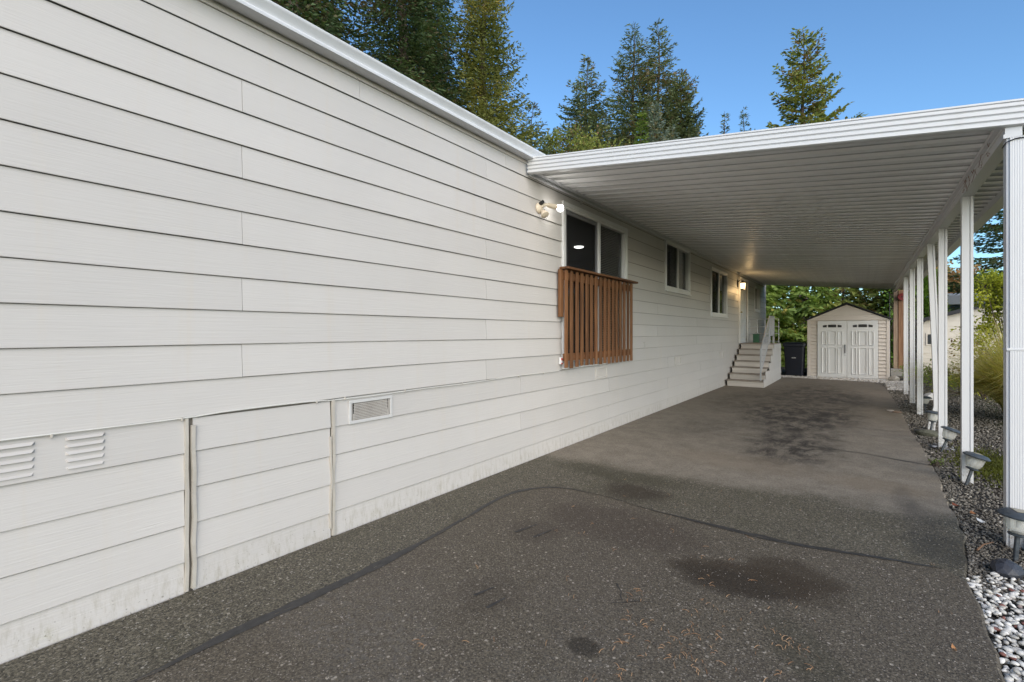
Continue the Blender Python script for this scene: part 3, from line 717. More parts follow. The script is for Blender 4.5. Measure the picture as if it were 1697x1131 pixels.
mb.prism([(x-.02,z-.07),(x+.09,z-.07),(x+.10,z-.05),(x+.10,z+.05),(x+.09,z+.05),(x+.088,z-.055),(x+.002,z-.055),(x,z+.06),(x-.02,z+.06)], 'y', CY0+.32, CY1-.03)
build(mb, 'side_gutter', M['alu'], cp)
bx0, bx1, bz0 = .772, .862, 2.752
mb = MB(); zt = cz(bx1)-.004
mb.prism([(bx0,bz0),(bx1,bz0),(bx1,zt),(bx0-.03,zt+.012),(bx0-.03,zt-.012),(bx0,zt-.016),(bx0,zt-.030),(bx0+.008,zt-.034),(bx0+.008,bz0+.03),(bx0,bz0+.026)], 'y', CY0+.265, CY1-.10)
build(mb, 'beam', M['alu'], cp)
# posts: extruded, a deep groove down two faces
def post_mb(path, s=.083):
    h = s/2; g = .010; k = .006
    pr = [(-h,-h),(.012,-h),(.014,-h+g),(.019,-h+g),(.021,-h),(h,-h),(h,h),(-.012,h),(-.014,h-g),(-.019,h-g),(-.021,h),(-h,h)]
    mb = MB(); vs = []
    for (x, y, z) in path: vs += [(x+p, y+q, z) for p, q in pr]
    n = len(pr); L = len(path)
    mb.add(vs, [(i*n+a, i*n+(a+1) % n, (i+1)*n+(a+1) % n, (i+1)*n+a) for i in range(L-1) for a in range(n)] + [tuple(range(n)), tuple((L-1)*n+a for a in range(n))]); return mb
px = .817; zt = bz0-.001
posts = [(6.375,.0), (8.14,.0), (11.13,.0), (12.80,.004), (14.57,.0)]
for y, dx in posts:
    p = build(post_mb([(px+dx,y,-.03),(px,y,zt)]), 'post', M['alu'], cp)
bent = [(.822,9.46,-.03),(.826,9.46,.06),(.870,9.46,.24),(.890,9.46,.33),(.889,9.46,.42),(.874,9.46,1.1),(.842,9.46,2.0),(.815,9.46,zt)]
p = build(post_mb(bent), 'post', M['alu'], cp); p['label'] = 'white post bent outwards near its foot'
# near corner post: wider, fluted, spliced with a band
mb = MB(); x0, x1, y0, y1 = .788, .920, 4.605, 4.705
pr = [(x0,y1),(x0,y0+.012),(x0+.014,y0+.012),(x0+.016,y0)]
xx = x0+.020
while xx < x1-.02: pr += [(xx,y0),(xx+.002,y0+.0010),(xx+.004,y0+.0010),(xx+.006,y0)]; xx += .012
pr += [(x1-.016,y0),(x1-.014,y0+.012),(x1,y0+.012),(x1,y1)]
mb.prism(pr, 'z', -.03, 1.308); mb.prism(pr, 'z', 1.322, zt)
p = build(mb, 'post', M['alu'], cp); p['label'] = 'wide fluted white corner post nearest the street'
mb = MB(); mb.box(x0-.003, x1+.003, y0-.003, y1+.003, 1.306, 1.324, .003); build(mb, 'splice_band', M['alu'], p)
# brackets
for y in [q[0] for q in posts]+[9.46]:
    mb = MB(); mb.box(px-.05, px+.05, y-.05, y+.05, bz0-.0035, bz0-.0005); mb.tube([(px+.0,y-.043,bz0-.03),(px,y-.046,bz0-.03)], .006, 8); build(mb, 'bracket', M['alu'], cp)
mb = MB(); pts = [(bx0-.01, 4.45+.03*i, 2.79+.02*math.sin(i*.9)+.005*i) for i in range(10)]; mb = MB(); pts = [(x0-.006,4.70,2.715),(x0-.005,4.60,2.722),(x0+.04,4.598,2.738),(x1,4.598,2.738)]; mb.tube(pts, .004, 6); build(mb, 'wire', M['black'], cp, smooth=True)
vine = MB(); r = random.Random(4)
for k in range(16):
    y = 5.0+r.random()*1.1; p = Vector((bx0-.012, y, 2.84+r.uniform(-.06,.02))); pts = [p.copy()]
    for j in range(5): p += Vector((r.uniform(-.006,.004), r.uniform(-.05,.06), r.uniform(-.035,.02))); pts.append(p.copy())
    vine.tube(pts, .0017, 4)
o = build(vine, 'dry_vine', simple('dry_vine', (.26,.15,.11), .8)); tag(o, 'dry reddish vine tendrils clinging under the carport beam', 'vine')

# ------------------------------------------------------------------ entry steps and their railings
st = thing('entry_steps', (-2.55, 15.4, 0), 'beige painted wooden entry steps with sided landing and metal handrail', 'steps')
M['step'] = m_wood('step_paint_boards', (.45,.41,.37), (.55,.51,.465), 'x', .5, .7)
M['stepedge'] = simple('worn_tread', (.27,.235,.20), .8, .2, 10)
sx0, sx1 = W+.045, -2.075; RZ = 1.11/7; TR = .30; SY = 13.80
for i in range(7):
    y = SY+TR*i; z1 = RZ*(i+1)
    mb = MB(); mb.box(sx0+.03, sx1-.004, y, y+.022, RZ*i+.002 if i else -.02, z1-.026, .002); build(mb, 'riser', M['step'], st)
    mb = MB(); yb = y+TR+.02 if i < 6 else 17.02
    mb.box(sx0, sx1+.006 if i == 6 else sx1-.002, y-.022, yb, z1-.0245, z1, .004); build(mb, 'tread', M['stepedge'] if i < 6 else M['stepedge'], st)
# stepped side clad in lap boards
for k in range(6):
    zb = .195*k-.02; zt2 = min(zb+.215, 1.085)
    if zt2-zb < .05: continue
    need = 0
    for i in range(7):
        if RZ*(i+1)-.03 < min(zb+.195, 1.08): need = i+1
    ys = SY+.003+TR*min(need, 6) if k else SY+.003
    ys = SY + .024 + TR*max(0, math.ceil((zb+.12)/RZ)-1)
    mb = MB(); mb.prism([(sx1,zb),(sx1+.016,zb),(sx1+.004,zt2),(sx1,zt2)], 'y', ys, 17.0); build(mb, 'side_board', M['siding'], st)
    mb = MB(); mb.prism([(17.002,zb),(17.018,zb),(17.006,zt2),(17.002,zt2)], 'x', sx0, sx1); build(mb, 'rear_board', M['siding'], st)
mb = MB(); mb.prism([(SY+.03,0)] + [(SY+.03+TR*(i//2 + (i % 2)*0) + (0), RZ*(i//2+ (1 if i % 2 else 0))-.05) for i in range(1, 14)] + [(16.99,1.05),(16.99,0)], 'x', sx0+.02, sx1-.012) if False else mb.box(sx0+.02, sx1-.02, 15.7, 16.99, -.02, 1.05)
build(mb, 'landing_core', M['sheath'], st)
galv = simple('galvanised_rail', (.42,.43,.44), .45, .08, 12, metal=.35)
rx = -2.16
hr = MB()
hr.box(rx-.018, rx+.018, 13.93, 13.968, .16, 1.0, .003)
p0, p1 = Vector((rx,13.95,1.0)), Vector((rx,15.42,1.90))
hr.tube([p0, p1], .018, 8); hr.tube([(rx,13.95,.36),(rx,15.42,1.26)], .014, 8)
hr.box(rx-.018, rx+.018, 15.40, 15.438, 1.10, 1.92, .003); hr.box(rx-.018, rx+.018, 16.20, 16.236, 1.10, 1.92, .003)
hr.tube([(rx,15.42,1.905),(rx,16.22,1.905)], .018, 8); hr.tube([(rx,15.42,1.34),(rx,16.22,1.34)], .014, 8)
build(hr, 'handrail', galv, st)
mb = MB()
n = 20
for i in range(n+8):
    for d in (1, -1):
        # expanded-metal strands in the sloped panel
        a = (i-4)/n; ya = 13.95+1.47*a; yb2 = ya + d*.22
        lo, hi = (ya, 0.0), (yb2, 1.0)
        f0, f1 = 0.0, 1.0
        if yb2 != ya:
            for lim, s in ((13.95, 1), (15.42, -1)):
                for_f = (lim-ya)/(yb2-ya)
                if s*(ya-lim) < 0: f0 = max(f0, for_f)
                if s*(yb2-lim) < 0: f1 = min(f1, for_f)
        if f1-f0 < .03: continue
        P = []
        for f in (f0, f1):
            y = ya+(yb2-ya)*f; P.append((rx + .004*d, y, .36+.90*(y-13.95)/1.47 + .64*f))
        mb.tube(P, .0020, 4, False)
for i in range(22):
    for d in (1, -1):
        ya = 15.42+.8*i/21; yb2 = min(16.22, max(15.42, ya+d*.2)); f = abs(yb2-ya)/.2
        mb.tube([(rx+.004*d, ya, 1.34), (rx+.004*d, yb2, 1.34+.56*max(f,.05))], .0020, 4, False)
build(mb, 'mesh_infill', galv, st)
mb = MB(); yb = 16.95
for z in (1.16, 1.40, 1.62, 1.86): mb.tube([(W+.08,yb,z),(-2.12,yb,z)], .010 if z < 1.8 else .014, 6)
for x in (W+.08, W+.30, W+.52, W+.74, -2.12): mb.tube([(x,yb,1.10),(x,yb,1.86)], .010, 6)
build(mb, 'back_railing', galv, st)
can = thing('green_can', (-2.72, 16.72, 1.11), 'green square tin standing at the back of the landing', 'tin')
gm = simple('green_paint', (.035,.115,.06), .45, .15, 8)
mb = MB(); mb.box(-2.80,-2.63,16.64,16.80,1.1115,1.36,.012); build(mb, 'tin_body', gm, can)
mb = MB(); mb.box(-2.807,-2.623,16.633,16.807,1.3605,1.385,.006); mb.tube([(-2.76,16.72,1.385),(-2.745,16.72,1.42),(-2.685,16.72,1.42),(-2.67,16.72,1.385)], .006, 6); build(mb, 'tin_lid', gm, can)
pot = thing('grey_pot', (-2.42, 16.74, 1.11), 'small round grey pot next to the green tin on the landing', 'pot')
mb = MB(); mb.lathe([(.07,0),(.085,.02),(.11,.16),(.115,.165),(.115,.185),(.10,.185),(.09,.15)], 18, (-2.42,16.74,1.1115)); build(mb, 'pot_body', simple('grey_pot', (.16,.17,.16), .7), pot, smooth=True)

# ------------------------------------------------------------------ garden shed
SX0, SX1, SYF = -1.47, .65, 18.30; SD = 2.1; ZE = 1.84; ZP = 2.33
sh = thing('garden_shed', ((SX0+SX1)/2, SYF+SD/2, 0), 'small beige plastic garden shed with white double doors at the end of the drive', 'shed')
M['shed'] = simple('shed_resin', (.62,.56,.495), .55, .04, 3)
M['shedw'] = simple('shed_door_resin', (.68,.68,.665), .5, .03, 3)
dx0, dx1 = -1.185, .375
for a, b in ((SX0+.085, dx0-.012), (dx1+.012, SX1-.085)):
    n = 16
    for i in range(n):
        z0 = .03+(ZE-.06)*i/n; z1 = .03+(ZE-.06)*(i+1)/n
        mb = MB(); mb.prism([(SYF+.02,z0),(SYF-.012,z0+.006),(SYF-.012,z0+.012),(SYF+.014,z1-.008),(SYF+.02,z1-.002)], 'x', a, b); build(mb, 'panel_board', M['shed'], sh)
for a in (SX0, SX1-.083):
    mb = MB(); mb.box(a, a+.083, SYF-.012, SYF+.08, 0, ZE, .008); build(mb, 'corner_post', M['shed'], sh)
mb = MB(); mb.box(SX0+.01, SX1-.01, SYF+.021, SYF+.06, 0, ZE); mb.box(SX0+.005, SX0+.05, SYF+.081, SYF+SD, 0, ZE); mb.box(SX1-.05, SX1-.005, SYF+.081, SYF+SD, 0, ZE); mb.box(SX0, SX1, SYF+SD+.001, SYF+SD+.05, 0, ZE); build(mb, 'shed_wall', M['shed'], sh)
mb = MB(); mb.box(SX0-.01, SX1+.01, SYF-.02, SYF+SD+.05, -.03, .018); build(mb, 'shed_floor', M['shedw'], sh)
xm = (SX0+SX1)/2
for i in range(3):                                    # gable boards
    f0, f1 = i/3, (i+1)/3; z0 = ZE-.02+(ZP-ZE)*f0; z1 = ZE-.02+(ZP-ZE)*f1-.003; hw = (SX1-SX0)/2+.02
    mb = MB(); a0, a1 = hw*(1-f0), hw*(1-f1)
    mb.add([(xm-a0,SYF-.022,z0),(xm+a0,SYF-.022,z0),(xm+a1,SYF-.012,z1),(xm-a1,SYF-.012,z1),(xm-a0,SYF+.06,z0),(xm+a0,SYF+.06,z0),(xm+a1,SYF+.06,z1),(xm-a1,SYF+.06,z1)], [(0,1,2,3),(7,6,5,4),(0,4,5,1),(3,2,6,7),(1,5,6,2),(0,3,7,4)]); build(mb, 'gable_board', M['shed'], sh)
rf = simple('shed_roof_black', (.018,.018,.020), .6, .2, 6)
for s in (-1, 1):
    mb = MB(); hw = (SX1-SX0)/2+.07; sl = (ZP-ZE)/((SX1-SX0)/2)
    P = [(xm, ZP+.012), (xm+s*hw, ZP+.012-sl*hw)]
    mb.prism([P[0], P[1], (P[1][0], P[1][1]+.035), (P[0][0], P[0][1]+.035)], 'y', SYF-.07, SYF+SD+.1); build(mb, 'roof_panel', rf, sh)
dm = (dx0+dx1)/2
for s, (a, b) in enumerate(((dx0, dm-.004), (dm+.004, dx1))):
    mb = MB(); mb.box(a, b, SYF-.030, SYF-.004, .02, 1.80, .006); d = build(mb, 'door', M['shedw'], sh)
    w = b-a; yf = SYF-.030
    cols = ((.16,.30), (.385,.635), (.72,.86)) if False else ((.15,.31), (.375,.645), (.71,.87))
    for c0, c1 in cols:
        for z0, z1 in ((1.04,1.47), (.13,.96)):
            x0, x1 = a+w*c0, a+w*c1
            mb = MB(); e = .022
            mb.add([(x0,yf-.0005,z0),(x1,yf-.0005,z0),(x1,yf-.0005,z1),(x0,yf-.0005,z1),(x0+e*.4,yf-.022,z0+e*.4),(x1-e*.4,yf-.022,z0+e*.4),(x1-e*.4,yf-.022,z1-e*.4),(x0+e*.4,yf-.022,z1-e*.4),(x0+e*1.3,yf-.003,z0+e),(x1-e*1.3,yf-.003,z0+e),(x1-e*1.3,yf-.003,z1-e),(x0+e*1.3,yf-.003,z1-e)],
                   [(0,1,5,4),(1,2,6,5),(2,3,7,6),(3,0,4,7),(4,5,9,8),(5,6,10,9),(6,7,11,10),(7,4,8,11),(8,9,10,11)])
            build(mb, 'raised_panel', M['shedw'], d)
    def arch(f): return 1.645 + .045*(1-((f-.5)/.36)**2) if True else 0
    for f0, f1 in ((.19,.325), (.37,.65), (.695,.83)):
        mb = MB(); fs = [f0+(f1-f0)*i/5 for i in range(6)]
        top = [(a+w*f, yf-.0035, 1.60+.055+.03*(1-((f-.51)/.34)**2)) for f in fs]
        bot = [(a+w*f, yf-.0035, 1.595) for f in reversed(fs)]
        mb.add(top+bot, [tuple(range(12))]); build(mb, 'door_window', M['dark'], d)
    if s == 0:
        mb = MB(); xh = b-.045; mb.tube([(xh,yf,1.04),(xh,yf-.05,1.03),(xh,yf-.05,.80),(xh,yf,.79)], .014, 8); mb.lathe([(.014,0),(.014,.006)], 10).xf(Matrix.Identity(4)) if False else None
        build(mb, 'handle', M['black'], d, smooth=True)
        mb = MB(); mb.tube([(b-.045,yf,.72),(b-.045,yf-.008,.72)], .014, 10); build(mb, 'lock', simple('lock_metal', (.4,.4,.4), .3, metal=1), d)

# ------------------------------------------------------------------ wheeled bin
bn = thing('wheeled_bin', (-1.83, 18.42, 0), 'dark navy wheeled bin between the steps and the shed', 'bin')
nav = simple('navy_plastic', (.004,.005,.013), .42, .15, 8)
cx, cy = -1.83, 18.42
mb = MB()
def rr(hx, hy, z, b=.04): return [(cx-hx+b,cy-hy,z),(cx+hx-b,cy-hy,z),(cx+hx,cy-hy+b,z),(cx+hx,cy+hy-b,z),(cx+hx-b,cy+hy,z),(cx-hx+b,cy+hy,z),(cx-hx,cy+hy-b,z),(cx-hx,cy-hy+b,z)]
lv = [rr(.25,.27,.03), rr(.285,.34,.96), rr(.315,.37,.98), rr(.315,.37,1.03)]
vs = [p for l in lv for p in l]; mb.add(vs, [(i*8+k, i*8+(k+1) % 8, (i+1)*8+(k+1) % 8, (i+1)*8+k) for i in range(3) for k in range(8)] + [tuple(range(8)), tuple(range(24,32))]); build(mb, 'bin_body', nav, bn)
mb = MB(); lv = [rr(.325,.385,1.032,.05), rr(.325,.385,1.06,.05), rr(.27,.33,1.105,.05)]; vs = [p for l in lv for p in l]
mb.add(vs, [(i*8+k, i*8+(k+1) % 8, (i+1)*8+(k+1) % 8, (i+1)*8+k) for i in range(2) for k in range(8)] + [tuple(range(8)), tuple(range(16,24))]); build(mb, 'bin_lid', nav, bn)
for i in (-1, 1):
    mb = MB(); mb.tube([(cx+i*.24,cy+.30,.12),(cx+i*.30,cy+.30,.12)], .12, 18); build(mb, 'wheel', M['black'], bn)
mb = MB(); mb.tube([(cx-.22,cy+.42,1.0),(cx+.22,cy+.42,1.0)], .016, 8); build(mb, 'handle', nav, bn)
wp = simple('white_print', (.7,.7,.7), .6)
mb = MB()
for k, (o, w) in enumerate(((-.055,.014),(-.036,.012),(-.018,.004),(-.008,.014),(.012,.014),(.032,.010),(.048,.010))):
    z = .600; yy = cy-.27-.07*(z-.03)/.93-.004
    for (u0, u1, v0, v1) in ((0,.3,0,1),(.3,1,.75,1),(.3,1,0,.22),(.7,1,.22,.75)): mb.box(cx+o+w*u0, cx+o+w*u1, yy, yy+.003, z-.016+.032*v0, z-.016+.032*v1)
build(mb, 'printed_mark', wp, bn)

# ------------------------------------------------------------------ timber post on a block, with a red reel
tp = thing('timber_post', (.98, 20.7, 0), 'brown timber post standing on a concrete block right of the shed', 'post')
mb = MB(); mb.box(.83, .955, 20.55, 20.70, .22, 2.85, .006); build(mb, 'grey_plank', M['post_wood2'], tp)
mb = MB(); mb.box(.957, 1.16, 20.52, 20.70, .22, 2.85, .006); build(mb, 'brown_plank', M['post_wood'], tp)
cb = thing('concrete_block', (.98, 20.6, 0), 'grey concrete block under the brown timber post', 'block')
conc = simple('concrete', (.26,.25,.23), .9, .2, 10, bump=.6)
mb = MB(); mb.box(.74, 1.22, 20.38, 20.82, -.03, .218, .015); build(mb, 'block_body', conc, cb)
rl = thing('red_reel', (1.06, 20.48, 2.64), 'red round reel hung at the top of the brown timber post', 'reel')
red = simple('red_enamel', (.16,.012,.014), .4)
for y in (20.40, 20.49):
    mb = MB(); mb.tube([(1.05,y,2.62),(1.05,y+.018,2.62)], .115, 22); build(mb, 'flange', red, rl)
mb = MB(); mb.tube([(1.05,20.419,2.62),(1.05,20.489,2.62)], .07, 16); mb.tube([(1.05,20.38,2.62),(1.05,20.52,2.62)], .018, 10); build(mb, 'hub', M['black'], rl)
dpip = thing('rain_chain', (.74, 20.25, 0), 'thin dark vertical pipe at the rear corner of the carport', 'pipe')
mb = MB(); mb.tube([(.72,20.30,2.8),(.72,20.30,1.5),(.73,20.30,-.03)], .016, 8); build(mb, 'pipe', M['black'], dpip)

# ------------------------------------------------------------------ stones, litter, solar path lights
def rock(name, c, s, mat, seed, sub=2):
    import bmesh
    bm = bmesh.new(); bmesh.ops.create_icosphere(bm, subdivisions=sub, radius=1); r = random.Random(seed)
    ph = [Vector((r.uniform(-1,1), r.uniform(-1,1), r.uniform(-1,1))).normalized() for _ in range(9)]; cut = [r.uniform(.55,.95) for _ in range(9)]
    for v in bm.verts:
        for p, k in zip(ph, cut):
            d = v.co.dot(p)
            if d > k: v.co -= p*(d-k)*.92
        v.co += v.co.normalized()*r.uniform(-.03,.03)
    me = bpy.data.meshes.new(name); bm.to_mesh(me); bm.free(); o = mesh_obj(name, me, mat); o.location = c; o.scale = s; o.rotation_euler = (0,0,r.uniform(0,6)); return o
slate = simple('slate', (.035,.038,.048), .55, .3, 8, bump=.8, bscale=25)
tag(rock('slate_rock', (.70,4.07,.012), (.105,.075,.058), slate, 3), 'dark blue-grey rock lying at the edge of the white pebbles', 'rock')
tag(rock('garden_rock', (.74,8.85,.01), (.11,.15,.06), simple('mossy_rock', (.085,.085,.06), .9, .3, 8, bump=.8), 8), 'mossy flat rock beside the bent white post', 'rock')
tag(rock('pale_rock', (.73,18.1,.05), (.16,.14,.11), simple('pale_stone', (.36,.33,.28), .9, .2, 8, bump=.6), 5), 'pale rounded rock at the right front corner of the shed', 'rock')
tag(rock('white_rock', (1.16,13.7,.03), (.22,.13,.10), simple('white_stone', (.55,.54,.51), .85, .2, 8, bump=.6), 9), 'large white rock behind the fourth white post from the timber post', 'rock')
t_ = simple('clear_lens', (.55,.57,.56), .15)
lens = NT('ribbed_lens'); g1 = lens.n('ShaderNodeBsdfTransparent'); lens.put(g1.inputs[0], (.90,.91,.88))
d1 = lens.n('ShaderNodeBsdfPrincipled'); d1.inputs['Roughness'].default_value = .15; lens.put(d1.inputs[0], (.75,.74,.70)); mx = lens.n('ShaderNodeMixShader'); mx.inputs[0].default_value = .45
lens.t.links.new(g1.outputs[0], mx.inputs[1]); lens.t.links.new(d1.outputs[0], mx.inputs[2]); lens.t.links.new(mx.outputs[0], lens.out.inputs[0]); M['lens'] = lens.m
M['cap'] = simple('weathered_black_plastic', (.045,.055,.065), .5, .25, 30, dirt=.25, dirtcol=(.25,.25,.22))
M["solar"] = simple('solar_cell', (.30,.27,.20), .35, .2, 30)
def solar(loc, rot, label, s=1.0, fin=True):
    t = thing('solar_path_light', loc, label, 'path light', 'solar path lights along the drive', rot); t.scale = (s,s,s)
    mb = MB(); mb.box(-.011,.011,-.011,.011,-.05,.150,.003); build(mb, 'stem', M['cap'], t, local=True)
    mb = MB(); mb.lathe([(.016,.140),(.046,.150),(.048,.157),(.034,.163)], 20); build(mb, 'collar', M['cap'], t, smooth=True, local=True)
    mb = MB(); mb.lathe([(.034,.163),(.050,.174),(.061,.205),(.070,.268)], 36, flute=.02); build(mb, 'lens', M['lens'], t, smooth=True, local=True)
    c = MB(); c.lathe([(.071,.267),(.098,.270),(.101,.279),(.078,.298),(.035,.306)], 28); co = build(c, 'cap', M['cap'], t, smooth=True, local=True)
    mb = MB(); mb.box(-.030,.030,-.030,.030,.3065,.3095,.001); build(mb, 'solar_cell', M['solar'], co, local=True)
    mb = MB(); mb.tube([(0,0,.20),(0,0,.25)], .012, 10); build(mb, 'lamp_core', M['trim'], t, smooth=True, local=True)
    return t
solar((.785,4.36,-.01), (R(2),R(3),.3), 'nearest path light, beside the slate rock and wide corner post', 1.0)
solar((.795,6.22,-.01), (R(-4),R(16),1.0) if False else (0,R(15),R(10)), 'leaning path light in front of the second white post', 1.0)
solar((.77,7.75,-.01), (0,R(19),R(15)), 'tilted path light beside black scraps at the third white post')
solar((.79,9.18,-.01), (0,R(9),R(20)), 'path light standing beside the bent post, black disc at its foot')
solar((.905,11.35,-.01), (0,R(0),0), 'small upright path light farthest along the row, pale domed cap', .95)
mb = MB(); mb.lathe([(.02,0),(.105,.004),(.11,.012),(.06,.024),(.01,.028)], 24, (.70,9.05,.0)); o = build(mb, 'black_disc', M['black'], None, smooth=True); tag(o, 'black round plastic disc lying on the gravel at the foot of a path light', 'disc')
mb = MB(); n = 26; pts = [(.94-.0*i, 4.40, .05) for i in range(2)]
mb.lathe([(.050 + (.006 if i % 2 else 0), .006*i) for i in range(24)], 18).xf(Matrix.Translation((.92,4.54,-.02)) @ Matrix.Rotation(R(14), 4, 'Y')); o = build(mb, 'drain_pipe', M['black'], None, smooth=True); tag(o, 'black corrugated drain pipe stub at the foot of the corner post', 'pipe')
r = random.Random(12)
scrap = thing('plastic_scraps', (.82,7.95,0), 'crumpled black and silver plastic at the foot of the third white post', 'litter')
for k in range(14):
    mb = MB(); x, y = .80+r.uniform(-.10,.14), 7.92+r.uniform(-.16,.14); s = r.uniform(.03,.06)
    q = [Vector((r.uniform(-s,s), r.uniform(-s,s), r.uniform(.0,.03))) for _ in range(5)]
    mb.add([(x+v.x, y+v.y, .004+v.z) for v in q], [(0,1,2),(1,2,3),(2,3,4),(0,2,4)]); build(mb, 'scrap', M['black'] if k % 2 else simple('foil', (.45,.46,.50), .35), scrap)
# brick scrap and flagstone at the asphalt edge
for (x, y, s, c, lab) in ((.40,11.05,(.10,.06,.02),(.40,.35,.30),'pale chipped flagstone piece on the asphalt edge'),(.50,10.95,(.08,.06,.02),(.20,.14,.10),'brown chipped paving piece on the asphalt edge')):
    tag(rock('paving_piece', (x,y,.012), s, simple('paver', c, .9), int(y*31)), lab, 'paving piece')
for k, (x, y, c, lab) in enumerate((((.62),5.32,(.20,.055,.025),'curled reddish brown leaf at the asphalt edge'),(.70,5.16,(.30,.13,.05),'orange brown leaf on the gravel'),(.72,4.98,(.62,.62,.60),'white scrap of plastic on the gravel'),(.60,5.45,(.45,.42,.34),'pale dry leaf at the asphalt edge'),(.33,2.9,(.34,.16,.06),'small tan leaf on the overlay asphalt'))):
    mb = MB(); a = r.uniform(0,6); ca, sa = math.cos(a), math.sin(a); q = []
    for u, v, w in ((-1,0,.3),(-.4,.4,.05),(.4,.38,.12),(1,0,.35),(.4,-.38,.15),(-.4,-.4,.0)):
        sz = .045 if k < 4 else .02; u *= sz; v *= sz; q.append((x+u*ca-v*sa, y+u*sa+v*ca, .006+w*.05))
    q.append((x,y,.004)); mb.add(q, [(0,1,6),(1,2,6),(2,3,6),(3,4,6),(4,5,6),(5,0,6)])
    o = build(mb, 'fallen_leaf', simple('dead_leaf', c, .7)); tag(o, lab, 'leaf', 'fallen leaves')
mb = MB(); mb.tube([(.60,4.30,.012),(.64,4.38,.03),(.70,4.47,.03)], [.006,.005,.003], 6); o = build(mb, 'twig', simple('twig_bark', (.16,.09,.05), .9)); tag(o, 'short brown twig on the gravel near the slate rock', 'twig')

# ------------------------------------------------------------------ scattered stones and needles (numpy)
ICO_V = None
def ico(sub):
    import bmesh
    bm = bmesh.new(); bmesh.ops.create_icosphere(bm, subdivisions=sub, radius=1)
    bm.verts.ensure_lookup_table(); V = np.array([v.co[:] for v in bm.verts]); F = np.array([[v.index for v in f.verts] for f in bm.faces]); bm.free(); return V, F
def scatter_stones(name, P, S, mat, sub, rng, flat=.6, kind='stuff', label=None, cat=None, sm=True):
    V, F = ico(sub); n = len(P); nv = len(V)
    a = rng.uniform(0, 2*math.pi, n); ca, sa = np.cos(a), np.sin(a)
    sc = np.stack([S*rng.uniform(.8,1.35,n), S*rng.uniform(.65,1.0,n), S*flat*rng.uniform(.7,1.2,n)], 1)
    L = V[None]*sc[:,None,:]
    if sub > 1: L = L*(1+rng.normal(0,.05,(n,nv,1)))
    else: L = L*(1+rng.normal(0,.14,(n,nv,1)))
    tl = rng.normal(0,.22,(n,1)); z = L[:,:,2] + L[:,:,0]*tl
    X = L[:,:,0]*ca[:,None]-L[:,:,1]*sa[:,None]; Y = L[:,:,0]*sa[:,None]+L[:,:,1]*ca[:,None]
    A = np.stack([X,Y,z],2) + P[:,None,:]
    FF = (F[None] + (np.arange(n)*nv)[:,None,None]).reshape(-1,3)
    o = np_mesh(name, A.reshape(-1,3), FF, mat, smooth=sm); return tag(o, label, cat, kind=kind)
rng = np.random.default_rng(5)
def edge_x(y): return np.interp(y, [p[1] for p in edge], [p[0] for p in edge])
# grey gravel along the posts
n = 36000; y = 3.7 + 14*rng.random(n)**1.9; x = edge_x(y) + .015 + (1.9*rng.random(n)**1.3)
P = np.stack([x, y, np.full(n, -.024)+rng.uniform(-.004,.010,n)], 1); S_ = rng.uniform(.004,.0105,n)*(1+.06*(y-4))
scatter_stones('gravel', P, S_, m_island('gravel_stone', (.085,.075,.060), (.23,.21,.175), .85, (.40,.37,.32)), 1, rng, .7, label='grey crushed gravel between the asphalt and the garden', cat='gravel', sm=False)
# white pebbles, near bed and strip by the shed
n = 6000; y = 1.3+2.72*rng.random(n); x = edge_x(y)+.012+1.25*rng.random(n)**1.15
keep = (y < 3.92-.16*rng.random(n)) | ((x > .60) & (y < 4.02))
keep &= rng.random(n) < np.clip(1.15-.9*np.maximum(0, y-3.55), .2, 1)
x, y = x[keep], y[keep]; n = len(x)
P = np.stack([x, y, np.full(n, -.020)+rng.uniform(-.004,.018,n)], 1)
scatter_stones('white_pebbles', P, rng.uniform(.007,.018,n), m_island('white_pebble', (.42,.40,.35), (.74,.72,.67), .6, (.20,.085,.065)), 2, rng, .58, label='white pebbles with a few red ones beside the asphalt', cat='pebbles')
n = 2600; y = 17.25+1.0*rng.random(n); x = -2.3+3.3*rng.random(n); k = (y > 17.45-np.maximum(0, x-.0)*.9) & (rng.random(n) < .9)
x2 = rng.uniform(.5,1.0,700); y2 = rng.uniform(15.3,17.6,700); x = np.r_[x[k],x2]; y = np.r_[y[k],y2]; n = len(x)
P = np.stack([x, y, np.full(n, -.012)+rng.uniform(-.003,.012,n)], 1)
scatter_stones('shed_pebbles', P, rng.uniform(.015,.034,n), m_island('pale_pebble', (.34,.31,.27), (.68,.65,.60), .7), 1, rng, .6, label='strip of pale pebbles in front of the shed', cat='pebbles')
# loose grit on the old asphalt, catching light
n = 5200; y = .5+4.6*rng.random(n); x = -3.0+3.5*rng.random(n)
k = ((x < -2.5) | (y > 3.9)); x, y = x[k], y[k]; n = len(x)
P = np.stack([x, y, np.full(n, .0015)], 1)
scatter_stones('asphalt_grit', P, rng.uniform(.0015,.0042,n), m_island('grit', (.07,.068,.06), (.30,.28,.25), .8), 1, rng, .6, label='loose grit on the old asphalt along the wall', cat='grit', sm=False)
n = 3600; y = .8+2.9*rng.random(n); x = -2.3+2.75*rng.random(n); P = np.stack([x, y, np.full(n, .0105)], 1)
scatter_stones('overlay_grit', P, rng.uniform(.0013,.0034,n), m_island('grit_overlay', (.07,.065,.06), (.34,.30,.27), .8), 1, rng, .6, label='loose grit on the newer asphalt in the foreground', cat='grit', sm=False)
